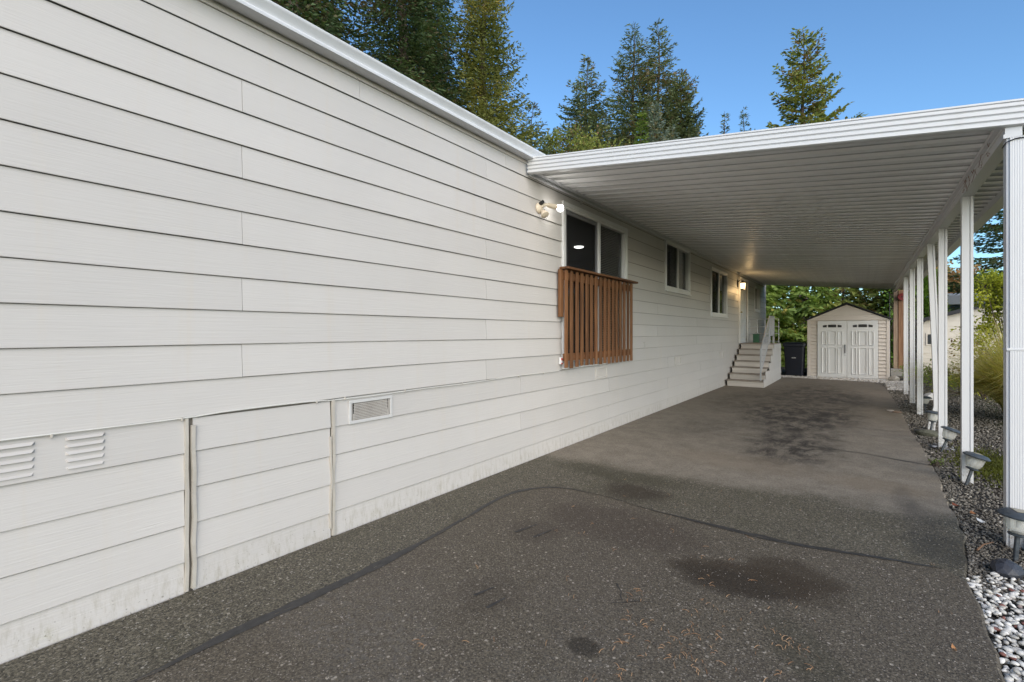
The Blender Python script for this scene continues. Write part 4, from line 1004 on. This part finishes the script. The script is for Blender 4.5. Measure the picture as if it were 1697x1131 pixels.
# fallen pine needles in little tufts
V = []; F = []
r = random.Random(21)
def needle(x, y, z, a, L, bend, w=.0016):
    o = len(V)
    for i in range(4):
        u = i/3; aa = a+bend*u; px_ = x+L*u*math.cos(a+bend*u*.5); py_ = y+L*u*math.sin(a+bend*u*.5)
        zz = z+.006*math.sin(u*3.1)+.0015; V.append((px_-math.sin(aa)*w, py_+math.cos(aa)*w, zz)); V.append((px_+math.sin(aa)*w, py_-math.cos(aa)*w, zz+.001))
    for i in range(3): F.append((o+2*i, o+2*i+1, o+2*i+3, o+2*i+2))
for k in range(210):
    if k < 160: x = r.gauss(-.50,.30); y = r.gauss(2.12,.30)
    else: x = r.uniform(-2.2,.42); y = r.uniform(1.2,4.6)
    if x > .42 or x < -2.9 or y < 1: continue
    z = .011 if y < 3.7 and x > -2.3 else .002
    for j in range(r.choice((1,1,2,2,3,4))): needle(x+r.gauss(0,.012), y+r.gauss(0,.012), z, r.uniform(0,6.28), r.uniform(.014,.042), r.uniform(-.35,.35), .0011)
o = np_mesh('fallen_needles', V, F, m_island('dry_needle', (.20,.10,.045), (.42,.26,.14), .7)); tag(o, 'orange dry conifer needles strewn on the near asphalt', 'needles', kind='stuff')

# ------------------------------------------------------------------ foliage generators (numpy)
def kites(P, D, N, L, Wd, curl=.0):
    """leaf cards: P base, D direction, N up-ish normal, L length, Wd width -> two triangles folded along the middle"""
    D = D/np.linalg.norm(D,axis=1,keepdims=True); B = np.cross(D,N); B /= (np.linalg.norm(B,axis=1,keepdims=True)+1e-9); N2 = np.cross(B,D)
    L = L[:,None]; Wd = Wd[:,None]
    a = P; b = P+D*L*.45+B*Wd*.5+N2*Wd*.18; c = P+D*L-N2*L*curl; d = P+D*L*.45-B*Wd*.5+N2*Wd*.18
    V = np.stack([a,b,c,d],1).reshape(-1,3); n = len(P); i = np.arange(n)*4
    F = np.stack([np.stack([i,i+1,i+2],1), np.stack([i,i+2,i+3],1)],1).reshape(-1,3); return V, F
def conifer(name, base, H, Rad, mat, label, seed, z0=.0, whorl=.42, nb=8, step=.15, leaf=.30, lw=.11, droop=.25, tipup=.15, power=.85, ragged=.35, bark=None, group=None, zmin=0, hang=.25, irregular=.0, cat='tree'):
    rg = np.random.default_rng(seed); base = np.array(base, float)
    t = thing(name, tuple(base), label, cat, group)
    tm = MB(); n = 14
    tm.tube([(base[0]+.10*math.sin(i*1.3+seed)*(i/n), base[1]+.10*math.cos(i*1.7+seed)*(i/n), base[2]+H*i/n) for i in range(n+1)], [max(.012, H*.017*(1-i/n)**.9) for i in range(n+1)], 8)
    PS, DS, NS, LS, WS = [], [], [], [], []
    z = max(z0, zmin)
    while z < H*.995:
        u = (z-z0)/(H-z0); rad = Rad*(1-u)**power
        k = max(3, int(nb*(.55+.45*(1-u)))); a0 = rg.uniform(0,6.28)
        for b in range(k):
            an = a0+6.283*b/k+rg.normal(0,.28); L = rad*rg.uniform(1-ragged,1.08)*(1+irregular*rg.normal())
            if L < .12: L = .12
            dh = np.array([math.cos(an), math.sin(an), 0]); side = np.array([-dh[1], dh[0], 0])
            zz = z+rg.normal(0,whorl*.3); rise = .55*(u**2)*L
            m = max(2, int(L/step)); s = (np.arange(m)+rg.random(m))/m; s = .10+.90*s
            pz = -droop*L*(s**1.5)*(1-.5*u) + tipup*L*(s**3) + rise*s
            c = base+np.array([0,0,zz])+dh[None]*(L*s)[:,None]; c[:,2] += pz
            if L > .8 and b % 2 == 0:
                q = [tuple(base+np.array([0,0,zz])+dh*L*f+np.array([0,0,-droop*L*f**1.5*(1-.5*u)+tipup*L*f**3+rise*f])) for f in (0,.35,.7,.95)]
                tm.tube(q, [.012+L*.008, .010+L*.005, .008, .004], 4, False)
            tang = dh[None]+np.array([0,0,1])[None]*((-droop*1.5*s**.5+tipup*3*s**2)*(1-.3*u)+rise/L)[:,None]
            wid = np.minimum(1, 1.25*(1-s)+.25)*L*.42                     # side twigs shorten to the tip
            for sd in (-1, 1):
                nt = np.maximum(1, (wid/(leaf*.55))).astype(int)
                for j in range(int(nt.max())):
                    sel = nt > j
                    if not sel.any(): continue
                    f = (j+rg.random(sel.sum()))*leaf*.55
                    dirn = side[None]*sd*.9+tang[sel]*.62+rg.normal(0,.22,(sel.sum(),3)); dirn[:,2] -= hang*rg.random(sel.sum())
                    PS.append(c[sel]+(side*sd)[None]*f[:,None]*.85+tang[sel]*f[:,None]*.45+np.array([0,0,-hang*.5])*f[:,None]+rg.normal(0,.025,(sel.sum(),3)))
                    DS.append(dirn); LS.append(leaf*rg.uniform(.6,1.25,sel.sum())); WS.append(lw*rg.uniform(.7,1.4,sel.sum()))
            PS.append(c); DS.append(tang+rg.normal(0,.25,(m,3))); LS.append(leaf*rg.uniform(.6,1.2,m)); WS.append(lw*rg.uniform(.7,1.3,m))
        z += whorl*(.55+.45*(1-u))*rg.uniform(.75,1.25)
    PS = np.concatenate(PS); DS = np.concatenate(DS); LS = np.concatenate(LS); WS = np.concatenate(WS)
    NS = np.tile([0,0,.8],(len(PS),1))+rg.normal(0,.85,(len(PS),3))
    V_, F_ = kites(PS, DS, NS, LS, WS, .15)
    build(tm, 'trunk', bark or M['bark'], t)
    np_mesh('crown', V_, F_, mat, t, org=base); return t
def bushy(name, base, clumps, nleaf, leaf, lw, mat, label, seed, cat='shrub', stems=6, group=None, hang=.0, spread=1.0, bark=None, H=None):
    """clumps: list of (centre offset, radius); leaves fill each clump unevenly, with twigs running to it"""
    rg = np.random.default_rng(seed); base = np.array(base, float); t = thing(name, tuple(base), label, cat, group); tm = MB()
    PS, DS = [], []
    for (cx_, cy_, cz_, r_) in clumps:
        c = base+np.array([cx_,cy_,cz_]); tm.tube([tuple(base+np.array([0,0,.05])), tuple(base*.5+c*.5+np.array([0,0,-.1*r_])), tuple(c)], [.03*r_+.012, .02*r_+.008, .006], 5, False)
        ns = max(5, int(14*r_**.5)); sub = rg.normal(0,1,(ns,3)); sub /= np.linalg.norm(sub,axis=1,keepdims=True); sub = c+sub*r_*rg.uniform(.25,1.0,(ns,1))
        for q in sub[:12]: tm.tube([tuple(c), tuple(q)], [.008,.003], 3, False)
        m = int(nleaf*r_**2); w = rg.integers(0,ns,m); p = sub[w]+rg.normal(0,.26*r_,(m,3))*np.array([1,1,.8]); PS.append(p)
        d = (p-c)/r_+rg.normal(0,.6,(m,3)); d[:,2] -= hang; DS.append(d)
    PS = np.concatenate(PS); DS = np.concatenate(DS); n = len(PS)
    ok = PS[:,2] > .02; PS, DS = PS[ok], DS[ok]; n = len(PS)
    V_, F_ = kites(PS, DS, np.array([0,0,.8])+rg.normal(0,.9,(n,3)), leaf*rg.uniform(.6,1.3,n), lw*rg.uniform(.7,1.3,n), .12)
    build(tm, 'trunk', bark or M['bark'], t); np_mesh('crown', V_, F_, mat, t, org=base); return t
M['bark'] = simple('bark', (.075,.055,.042), .9, .3, 6, bump=.8, bscale=20)
LF = {}
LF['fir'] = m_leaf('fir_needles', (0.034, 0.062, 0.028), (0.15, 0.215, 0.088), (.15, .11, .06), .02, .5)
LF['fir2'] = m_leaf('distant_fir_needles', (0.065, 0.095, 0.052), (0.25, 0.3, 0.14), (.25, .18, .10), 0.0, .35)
LF['olive'] = m_leaf('yellowing_needles', (0.1, 0.125, 0.034), (0.34, 0.35, 0.11), (.46, .36, .09), -.07, .45)
LF['spruce'] = m_leaf('blue_spruce_needles', (0.120, 0.168, 0.144), (0.272, 0.328, 0.272), (0.320, 0.272, 0.144), .03, .9)
LF['bright'] = m_leaf('bright_green_leaf', (0.085, 0.145, 0.027), (0.281, 0.365, 0.085), None, 0, .9)
LF['cedar'] = m_leaf('cedar_fronds', (0.075, 0.145, 0.038), (0.4, 0.53, 0.13), (.46, .38, .10), -.04, 1.1)
LF['cedar2'] = m_leaf('olive_cedar_fronds', (0.11, 0.135, 0.036), (0.42, 0.47, 0.12), (.28, .17, .09), .02, .9)
LF['arbor'] = m_leaf('arborvitae_fronds', (0.057, 0.133, 0.023), (0.237, 0.380, 0.057), None, 0, .8)
LF['yellow'] = m_leaf('yellow_green_leaf', (0.189, 0.243, 0.022), (0.567, 0.567, 0.061), None, 0, 1.4)
LF['orange'] = m_leaf('autumn_orange_leaf', (0.286, 0.137, 0.058), (0.598, 0.351, 0.169), (0.455, 0.390, 0.156), .08, .8)

# trees far behind the house and the carport: (x, y) on the ground, height
conifer('fir_tree', (-17.5,9.0,0), 27, 6.0, LF['fir'], 'dense dark fir rising behind the house, cut by the top of the photo', 11, z0=1, zmin=5, whorl=.5, nb=9, step=.18, leaf=.22, lw=.075, droop=.28, tipup=.22)
conifer('fir_tree', (-13.8,7.6,0), 19, 4.0, LF['fir'], 'nearest dark fir bough mass rising over the gutter at the top left', 10, z0=1, zmin=5, whorl=.45, nb=9, step=.17, leaf=.19, lw=.07, droop=.28, tipup=.22)
conifer('fir_tree', (-16.5,14.2,0), 26, 4.6, LF['fir'], 'dark fir behind the house just left of the yellowing tree', 12, z0=1, zmin=5, whorl=.5, nb=9, step=.17, leaf=.22, lw=.075, droop=.28, tipup=.22)
conifer('fir_tree', (-18.2,17.4,0), 27, 4.4, LF['fir'], 'dark fir partly hidden behind the left side of the yellowing tree', 9, z0=1, zmin=5, whorl=.5, nb=9, step=.17, leaf=.23, lw=.08, droop=.28, tipup=.22)
conifer('larch_tree', (-16.0,19.2,0), 25, 4.4, LF['olive'], 'yellowing olive conifer behind the gutter, dense with ragged right side', 13, z0=1, zmin=5, whorl=.40, nb=10, step=.15, leaf=.22, lw=.075, droop=.05, tipup=.30, ragged=.45, hang=.35)
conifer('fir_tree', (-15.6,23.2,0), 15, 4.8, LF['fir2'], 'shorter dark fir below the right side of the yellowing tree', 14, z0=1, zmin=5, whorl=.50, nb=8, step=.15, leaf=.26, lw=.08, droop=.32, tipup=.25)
FG = 'firs beyond the carport roof'
def at(px_, d):                                          # ground point d metres deep along the ray of an image column
    u = (px_-848.5)/790; s_, c_ = math.sin(R(36.356)), math.cos(R(36.356)); return (d*(-s_+u*c_), d*(c_+u*s_), 0)
def top(py_, d): return 1.43+d*(551.5-py_)/790
D1 = 42
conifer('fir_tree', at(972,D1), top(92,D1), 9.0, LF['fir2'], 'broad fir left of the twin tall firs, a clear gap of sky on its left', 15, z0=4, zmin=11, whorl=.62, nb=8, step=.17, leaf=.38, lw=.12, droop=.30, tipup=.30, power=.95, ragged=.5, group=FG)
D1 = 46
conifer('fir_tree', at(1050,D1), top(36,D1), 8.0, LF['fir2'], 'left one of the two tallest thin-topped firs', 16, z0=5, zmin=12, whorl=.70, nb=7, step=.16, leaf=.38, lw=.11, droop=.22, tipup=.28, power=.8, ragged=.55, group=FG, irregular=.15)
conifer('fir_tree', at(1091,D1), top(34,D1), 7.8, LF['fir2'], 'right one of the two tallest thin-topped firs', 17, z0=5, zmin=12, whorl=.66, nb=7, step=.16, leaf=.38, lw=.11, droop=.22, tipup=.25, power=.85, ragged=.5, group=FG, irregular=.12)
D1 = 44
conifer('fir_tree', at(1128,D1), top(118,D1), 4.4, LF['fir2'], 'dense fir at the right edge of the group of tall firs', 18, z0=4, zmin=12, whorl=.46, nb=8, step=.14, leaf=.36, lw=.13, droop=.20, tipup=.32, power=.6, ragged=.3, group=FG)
D1 = 34
conifer('blue_spruce', at(1086,D1), top(172,D1), 2.9, LF['spruce'], 'bluish young spruce with spiky tip in front of the tall firs', 19, z0=3, zmin=10, whorl=.36, nb=9, step=.18, leaf=.32, lw=.10, droop=.05, tipup=.25, power=.75, ragged=.25)
conifer('young_fir', at(1064,D1-1), top(188,D1-1), 1.7, LF['bright'], 'small bright green conifer left of the bluish spruce', 20, z0=5, zmin=10, whorl=.36, nb=8, step=.18, leaf=.30, lw=.11, droop=.1, tipup=.25, power=.7)
conifer('young_fir', at(1112,D1+1), top(212,D1+1), 2.1, LF['spruce'], 'low grey-green conifer right of the bluish spruce', 21, z0=5, zmin=10, whorl=.36, nb=8, step=.18, leaf=.30, lw=.11, droop=.1, tipup=.25, power=.6)
D1 = 30
b_ = at(957,D1); rg_ = random.Random(3)
bushy('leafy_tree', b_, [(rg_.uniform(-2.6,2.6), rg_.uniform(-1.5,1.5), rg_.uniform(11.0,13.2)-abs(k-5)*.12, rg_.uniform(.8,1.3)) for k in range(12)], 560, .22, .10, LF['cedar2'], 'light green leafy treetop just above the carport fascia', 22, 'tree')
D1 = 40
conifer('fir_tree', at(1331,D1), top(48,D1), 5.4, LF['cedar2'], 'lone broad irregular conifer above the middle of the carport', 23, z0=6, zmin=12, whorl=.70, nb=7, step=.13, leaf=.38, lw=.15, droop=.10, tipup=.28, power=.62, ragged=.6, irregular=.15)
D1 = 48
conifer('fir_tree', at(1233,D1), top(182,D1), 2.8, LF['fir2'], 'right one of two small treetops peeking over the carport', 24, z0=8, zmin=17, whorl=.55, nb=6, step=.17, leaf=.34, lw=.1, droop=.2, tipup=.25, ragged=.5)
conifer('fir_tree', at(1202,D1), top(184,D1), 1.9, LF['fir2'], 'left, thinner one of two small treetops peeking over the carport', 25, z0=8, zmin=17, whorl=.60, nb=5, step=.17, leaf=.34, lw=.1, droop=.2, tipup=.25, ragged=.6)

# trees right behind the shed
conifer('cedar_tree', (-4.0,24.6,0), 5.4, 2.6, LF['cedar'], 'bright green cedar behind the railing and the bin', 31, whorl=.26, nb=9, step=.13, leaf=.26, lw=.13, droop=.30, tipup=.12, power=.45, ragged=.35, hang=.7)
conifer('cedar_tree', (-2.1,25.4,0), 5.1, 2.3, LF['cedar'], 'cedar between the bin and the left slope of the shed roof', 32, whorl=.28, nb=8, step=.14, leaf=.26, lw=.13, droop=.30, tipup=.10, power=.5, ragged=.4, hang=.8)
conifer('cedar_tree', (-.7,26.6,0), 5.6, 2.4, LF['cedar2'], 'brownish olive cedar above the ridge of the shed', 33, whorl=.30, nb=8, step=.15, leaf=.27, lw=.11, droop=.35, tipup=.05, power=.5, ragged=.45, hang=.9)
conifer('cedar_tree', (.9,26.5,0), 5.4, 2.1, LF['cedar2'], 'olive cedar behind the right slope of the shed roof', 34, whorl=.28, nb=8, step=.14, leaf=.26, lw=.11, droop=.2, tipup=.1, power=.5, ragged=.35, hang=.6)
conifer('arborvitae', (1.5,25.0,0), 4.6, .85, LF['arbor'], 'narrow bright arborvitae left of the timber post', 35, whorl=.16, nb=9, step=.11, leaf=.22, lw=.10, droop=-.5, tipup=.3, power=.4, ragged=.2, hang=-.6)
conifer('cedar_tree', (-6.8,25.5,0), 5.2, 2.6, LF['cedar'], 'cedar at the far corner of the house, mostly hidden', 36, whorl=.34, nb=8, step=.17, leaf=.28, lw=.13, droop=.30, tipup=.12, power=.5, hang=.7)
bushy('vine_shrub', (.95,22.4,0), [(-.15,0,.5,.45),(.2,.1,1.0,.5),(-.1,.2,1.6,.45),(.15,.1,2.2,.45),(-.1,0,2.8,.4)], 520, .13, .08, LF['arbor'], 'thin leafy shrub between the shed and the timber post', 37)

# right side: neighbour, hedge, shrubs, grass
nb_ = thing('neighbour_outbuilding', (4.0, 23.2, 0), 'cream lap-sided outbuilding with black sloping roof edge beyond the posts', 'building')
M['cream'] = simple('cream_siding', (.62,.57,.49), .6, .05, 3)
NY = 21.9; NX0, NX1 = 1.66, 6.6
def ntop(x): return 1.80+.30*(x-NX0)
zb = -.02
while zb < 3.4:
    zt2 = zb+.185
    xs = NX0 if ntop(NX0) >= zt2 else NX0+(zt2-1.80)/.30
    if xs < NX1-.1:
        x_lo = NX0 if ntop(NX0) >= zb else NX0+(zb-1.80)/.30
        mb = MB(); mb.add([(x_lo,NY-.016,zb),(NX1,NY-.016,zb),(NX1,NY-.004,zt2+.01),(xs,NY-.004,zt2+.01),(x_lo,NY,zb),(NX1,NY,zb),(NX1,NY,zt2+.01),(xs,NY,zt2+.01)], [(0,1,2,3),(4,5,6,7),(0,1,5,4),(2,3,7,6),(0,3,7,4),(1,2,6,5)])
        build(mb, 'siding_board', M['cream'], nb_)
    zb += .185
mb = MB(); mb.prism([(NX0,0),(NX1,0),(NX1,ntop(NX1)-.02),(NX0,ntop(NX0)-.02)], 'y', NY+.002, NY+3); build(mb, 'wall', M['cream'], nb_)
mb = MB(); mb.prism([(NX0-.25,ntop(NX0-.25)+.0),(NX1+.2,ntop(NX1+.2)),(NX1+.2,ntop(NX1+.2)+.13),(NX0-.25,ntop(NX0-.25)+.13)], 'y', NY-.22, NY+3.2); build(mb, 'roof', rf, nb_)
mb = MB(); ring(mb, NX0+.02, NX0+.62, NY-.03, NY-.018, 1.0, 1.4, .04) if False else mb.box(NX0+.10, NX0+.62, NY-.035, NY-.017, .98, 1.42, .004); w_ = build(mb, 'window', M['cream'], nb_)
mb = MB(); mb.box(NX0+.15, NX0+.57, NY-.040, NY-.0355, 1.03, 1.37); build(mb, 'pane', simple('dark_pane', (.05,.055,.06), .15), w_)
n2 = thing('neighbour_house', (5.5, 28, 0), 'white flat-edged roof of a house behind the cream outbuilding', 'house')
hb = at(1588,23)
mb = MB(); mb.box(2.6, 9, 28.0, 34, 0, 2.61); build(mb, 'wall', simple('blue_grey_wall', (.14,.19,.24), .7), n2)
mb = MB(); mb.box(2.3, 9.3, 27.6, 34.4, 2.62, 3.05, .02); build(mb, 'fascia', M['trim'], n2)
mb = MB(); mb.prism([(2.35,3.055),(9.25,3.055),(9.2,3.12),(2.4,3.12)], 'y', 27.7, 34.3); build(mb, 'roof', simple('pale_metal_roof', (.62,.64,.66), .45, .05, 2), n2)
for k in range(3):
    conifer('arborvitae', (1.45+.42*k,24.4+.1*k,0), 3.55+.12*math.sin(k*2)+.1*k, .42, LF['arbor'] if k % 2 else LF['cedar'], ('leftmost hedge arborvitae behind the outbuilding roof','second hedge arborvitae behind the outbuilding roof','third hedge arborvitae behind the outbuilding roof','fourth hedge arborvitae behind the outbuilding roof')[k], 41+k, whorl=.13, nb=8, step=.10, leaf=.19, lw=.09, droop=-.6, tipup=.3, power=.4, ragged=.2, hang=-.6, group='arborvitae hedge')
rg_ = random.Random(9)
for k, (px_, d_, h_, lab) in enumerate(((1590,34,7.1,'orange autumn tree above the white roof'),(1556,37,7.2,'orange brown autumn tree left of the white roof'),(1535,40,7.4,'farthest autumn tree, seen between the back posts'))):
    b_ = at(px_, d_)
    bushy('autumn_tree', b_, [(rg_.uniform(-1.7,1.7), rg_.uniform(-1.7,1.7), rg_.uniform(3.0,h_-.7), rg_.uniform(.7,1.1)) for _ in range(14)], 330, .22, .15, LF['orange'], lab, 50+k, 'tree')
conifer('dark_spruce', at(1712,17), 8.2, 3.4, LF['fir'], 'dark spruce whose boughs show beside the corner post', 55, z0=1.5, zmin=2.5, whorl=.55, nb=9, step=.14, leaf=.17, lw=.06, droop=.10, tipup=.16, power=.6, ragged=.25)
conifer('fir_tree', at(1543,52), 11.4, 2.6, LF['fir2'], 'distant dark fir between the back posts above the orange trees', 56, z0=2, zmin=3, whorl=.6, nb=7, step=.3, leaf=.5, lw=.2, droop=.2, tipup=.25)
rg_ = random.Random(15); b_ = at(1685,10.6)
bushy('yellow_shrub', b_, [(rg_.uniform(-.62,1.0), rg_.uniform(-.3,.4), .9+1.85*rg_.random(), rg_.uniform(.28,.44)) for _ in range(38)], 2600, .075, .042, LF['yellow'], 'tall yellow-green leafy shrub behind the ornamental grass', 57)
b_ = at(1630,10.0)
bushy('brown_shrub', b_, [(rg_.uniform(-.5,.7), rg_.uniform(-.4,.4), .55+.75*rg_.random(), rg_.uniform(.22,.32)) for _ in range(9)], 1000, .07, .04, m_leaf('russet_leaf', (.10,.050,.025), (.28,.17,.075)), 'reddish brown shrub between the yellow shrub and the grass', 58)
# ornamental grass
def grass(name, base, n, H, spread, mat, label, seed, w=.0055):
    rg = np.random.default_rng(seed); t = thing(name, base, label, 'grass'); base = np.array(base)
    an = rg.uniform(0,6.283,n); r0 = .24*np.sqrt(rg.random(n)); le = H*rg.uniform(.55,1.12,n); out = spread*rg.random(n)**.8*le
    K = 7; s = np.linspace(0,1,K)
    dh = np.stack([np.cos(an),np.sin(an)],1); bx_ = base[0]+r0*np.cos(an+.4); by_ = base[1]+r0*np.sin(an+.4)
    up = le[:,None]*(s[None]-.55*(out/le)[:,None]*s[None]**2.6); ho = out[:,None]*s[None]**1.7
    X = bx_[:,None]+dh[:,:1]*ho; Y = by_[:,None]+dh[:,1:]*ho; Z = np.maximum(.0, up)
    wd = w*rg.uniform(.7,1.3,n)[:,None]*(1-s[None]**2*.85)
    tw = an+math.pi/2+rg.normal(0,.5,n); ox_ = np.cos(tw)[:,None]*wd; oy_ = np.sin(tw)[:,None]*wd
    A = np.stack([np.stack([X-ox_,Y-oy_,Z],2), np.stack([X+ox_,Y+oy_,Z],2)],2).reshape(-1,3)
    F_ = []; i = (np.arange(n)*K*2)[:,None]+(np.arange(K-1)*2)[None]; i = i.ravel(); F_ = np.stack([i,i+1,i+3,i+2],1)
    o = np_mesh('blades', A, F_, mat, t, org=base); o['kind'] = 'stuff'
    mb = MB(); mb.lathe([(.26,-.02),(.24,.05),(.14,.12),(.05,.15)], 14, tuple(base)); build(mb, 'crown_base', M['bark'], t); return t
gb = at(1702,7.7)
grass('ornamental_grass', (gb[0],gb[1],0), 3800, 1.75, 1.2, m_leaf('grass_blade', (.22, .22, .05), (.72, .68, .22), (.56, .42, .18), .04, 7.0), 'large arching clump of yellow-green ornamental grass beside the corner post', 61)
for k, (x, y, s, lab) in enumerate(((1.75,14.6,.42,'leafy low plant between the middle posts'),(1.5,16.4,.45,'low yellow-green plant in front of the outbuilding'),(2.5,16.8,.45,'spreading low green plant below the outbuilding wall'),(1.35,18.8,.40,'small plant near the concrete block'),(3.1,17.5,.5,'round green plant behind the grass clump'))):
    bushy('garden_plant', (x,y,0), [(rg_.uniform(-s,s), rg_.uniform(-s,s), s*rg_.uniform(.3,1.1), s*.55) for _ in range(7)], 900, .085, .05, LF['bright'] if k % 2 else LF['yellow'], lab, 70+k, 'plant')
bushy('climbing_rose', (2.25,16.0,0), [(0,0,.8,.16),(.1,.1,1.2,.2),(.25,0,1.5,.18),(.05,.1,1.0,.14)], 900, .09, .06, LF['cedar'], 'thin dark green climbing stem in front of the outbuilding wall', 81, 'plant')
# moss and weeds on the bed
n = 5200; rg = np.random.default_rng(90); x = 1.16+.26*rg.normal(size=n)*.6; y = 7.25+.75*rg.normal(size=n)*.55; P = np.stack([x,y,np.full(n,-.022)],1)
V_, F_ = kites(P, rg.normal(0,.5,(n,3))+np.array([0,0,1.0]), rg.normal(0,1,(n,3)), rg.uniform(.015,.045,n), rg.uniform(.008,.016,n))
tag(np_mesh('moss', V_, F_, m_leaf('moss_green', (.05,.055,.010), (.15,.165,.03), None, 0, 3)), 'bright green moss patch on the gravel behind the second post', 'moss', kind='stuff')
for k, (x, y, lab) in enumerate(((.63,6.78,'tiny weed at the edge of the asphalt near the second post'),(.66,3.0,'tiny green weed among the white pebbles'),(.64,6.95,'small pale weed at the asphalt corner'),(.93,4.2,'green sprout beside the drain pipe stub'))):
    bushy('weed', (x,y,-.01), [(0,0,.03,.05),(.04,.02,.03,.04),(-.03,.03,.02,.04)], 9000, .022, .013, LF['bright'], lab, 95+k, 'weed')
n = 9000; y = 9+14*rg.random(n); x = 2.2+4.5*rg.random(n); P = np.stack([x,y,np.full(n,-.03)],1)
V_, F_ = kites(P, rg.normal(0,.4,(n,3))+np.array([0,0,1.0]), rg.normal(0,1,(n,3)), rg.uniform(.05,.14,n), rg.uniform(.012,.03,n))
tag(np_mesh('lawn', V_, F_, m_leaf('lawn_green', (.05,.075,.012), (.17,.21,.04), None, 0, 1)), 'rough green lawn below the neighbouring outbuilding', 'grass', kind='stuff')
